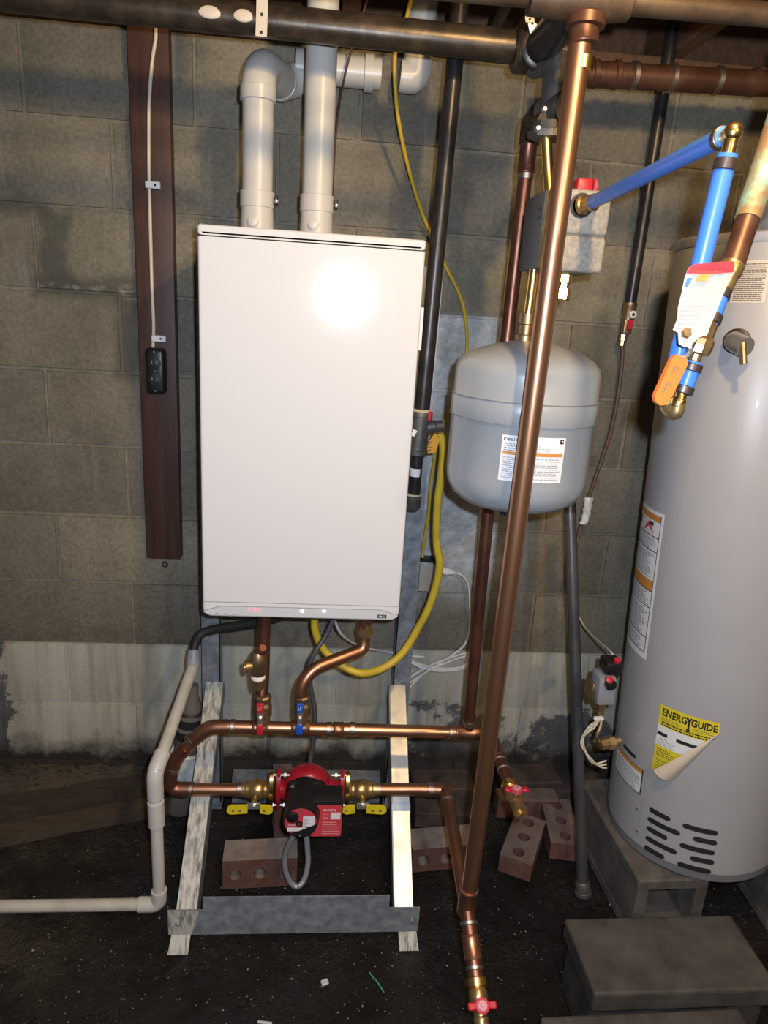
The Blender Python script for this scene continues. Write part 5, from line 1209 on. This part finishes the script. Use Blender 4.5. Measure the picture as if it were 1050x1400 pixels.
cx_ = (q0+q1+q2+q3)/4; dr_ = ((q3+q2)-(q0+q1)); an_ = math.degrees(math.atan2(dr_.y, dr_.x))
place('brick', brick_mb(), rz(an_), (cx_.x, cx_.y, .0285), 'brick', 'red brick with three round holes facing up, nearest the leaning pipe', 'brick')
q0, q1, q2, q3 = PZ(768, 1178, .05), PZ(808, 1172, .05), PZ(786, 1096, .05), PZ(748, 1098, .05)
cx_ = (q0+q1+q2+q3)/4; dr_ = ((q3+q2)-(q0+q1)); an_ = math.degrees(math.atan2(dr_.y, dr_.x))
place('brick', brick_mb(), rz(an_), (cx_.x-.014, cx_.y+.03, .0285), 'brick', 'dim red brick behind the leaning pipe beside the heater', 'brick')
for i, (x, y, L, H, mt, lb2) in enumerate(((600, 1072, .20, .060, 'brick_dark', 'dark flat stone at the wall foot right of the stand'), (706, 1052, .196, .085, 'brick_dark', 'shade darkened brick behind the brown brick at the wall foot'), (706, 1080, .196, .070, 'brick', 'brown brick at the wall foot behind the small drain valve'), (785, 1078, .16, .055, 'brick_dark', 'dark brick at the wall foot behind the leaning pipe'))):
    q = PZ(x, y, 0.0)
    yy = -.055 if i != 2 else -.139
    place('brick', brick_mb(L, .10 if i != 2 else .06, H, 0), rz(R_.uniform(-4, 4)), (q.x, yy, H/2-.002), mt, lb2, 'brick')
place('brick', brick_mb(.20, .09, .055, 0), rz(-3), (1.295, -.168, .0265), 'brick_dark', 'dark brick lying on the floor behind the lower copper elbow', 'brick')
def cinder(L, W, H, wall=.032):
    mb = MB()
    mb.bbox((0, 0, H/2-wall/2), (L, W, wall), .004, 1); mb.bbox((0, 0, -H/2+wall/2), (L, W, wall), .004, 1)
    for x in (-L/2+wall/2, L/2-wall/2): mb.box((x, 0, 0), (wall-.002, W-.004, H-wall))
    return mb
def cinder_parts(name, label, L, W, H, rot, loc, mat):
    return place(name, cinder(L, W, H), rot, loc, mat, label, 'concrete block')
bl_ = PZ(868, 1206, .185); br_ = PZ(976, 1209, .185)
cinder_parts('concrete_block', 'hollow concrete block under the left side of the water heater', .19, .39, .185, rz(2), ((bl_.x+br_.x)/2, bl_.y+.20, .0925), 'cement')
cinder_parts('concrete_block', 'hollow concrete block under the right side of the water heater', .19, .39, .185, rz(-3), (2.19, -.40, .0925), 'cement')
q0, q1, q2 = PZ(772, 1255, .19), PZ(1000, 1250, .19), PZ(815, 1358, .19)
place('concrete_block', MB().bbox((0, 0, 0), (.405, .185, .05), .006, 2), rz(0.5), ((q0.x+q1.x)/2, (q0.y+q2.y)/2, .165), 'slab', 'stained flat concrete slab in front of the water heater', 'concrete block')
place('concrete_block', MB().bbox((0, 0, 0), (.39, .15, .138), .006, 2), rz(0.5), ((q0.x+q1.x)/2+.004, (q0.y+q2.y)/2+.008, .069), 'slab', 'dark concrete block carrying the stained flat slab', 'concrete block')
q = PZ(742, 1386, .15)
place('concrete_block', MB().bbox((0, 0, 0), (.43, .19, .15), .006, 2), rz(1), (q.x+.21, q.y-.095, .074), 'slab', 'dark concrete block at the bottom edge of the picture', 'concrete block')

# ================================================================== litter on the floor
mb = MB(); r7 = random.Random(4)
for i in range(2200):
    x = r7.uniform(.05, 2.1); y = r7.uniform(-.98, -.18)
    if r7.random() > .35+.65*math.exp(-((x-1.0)**2/.25+(y+.70)**2/.06)): continue
    s_ = r7.uniform(.0009, .0024)*(2.0 if r7.random() < .05 else 1); a_ = r7.uniform(0, PI)
    z = .005*noise2(x*1.7, y*1.7)-.002
    c, sn = math.cos(a_)*s_, math.sin(a_)*s_; k = r7.uniform(.3, .9)
    mb.add([(x+c, y+sn, z), (x-sn*k, y+c*k, z), (x-c, y-sn, z), (x+sn*k, y-c*k, z), (x, y, z+s_*.9)], [(0, 1, 4), (1, 2, 4), (2, 3, 4), (3, 0, 4), (0, 3, 2, 1)])
solo('grit', mb, M['grit'], 'pale grit and crumbs scattered over the dark wet floor', 'grit', kind='stuff', sm=False)
q0, q1 = PZ(505, 1330, .004), PZ(525, 1357, .004)
solo('green_strand', MB().tube([q0, (q0+q1)/2+V((.001, 0, .003)), q1], .0016, 6), M['green'], 'thin green strand lying on the wet floor', 'strand')
q = PZ(444, 1343, .006); place('paper_scrap', MB().bbox((0, 0, 0), (.017, .014, .007), .002, 1), rz(20), q, 'paper_bit', 'small white scrap on the floor in front of the stand', 'scrap')
q = PZ(362, 1398, .003); place('paper_scrap', MB().bbox((0, 0, 0), (.032, .006, .003), .001, 1), rz(-8), q, 'paper_bit', 'thin white sliver on the floor at the bottom edge', 'scrap')
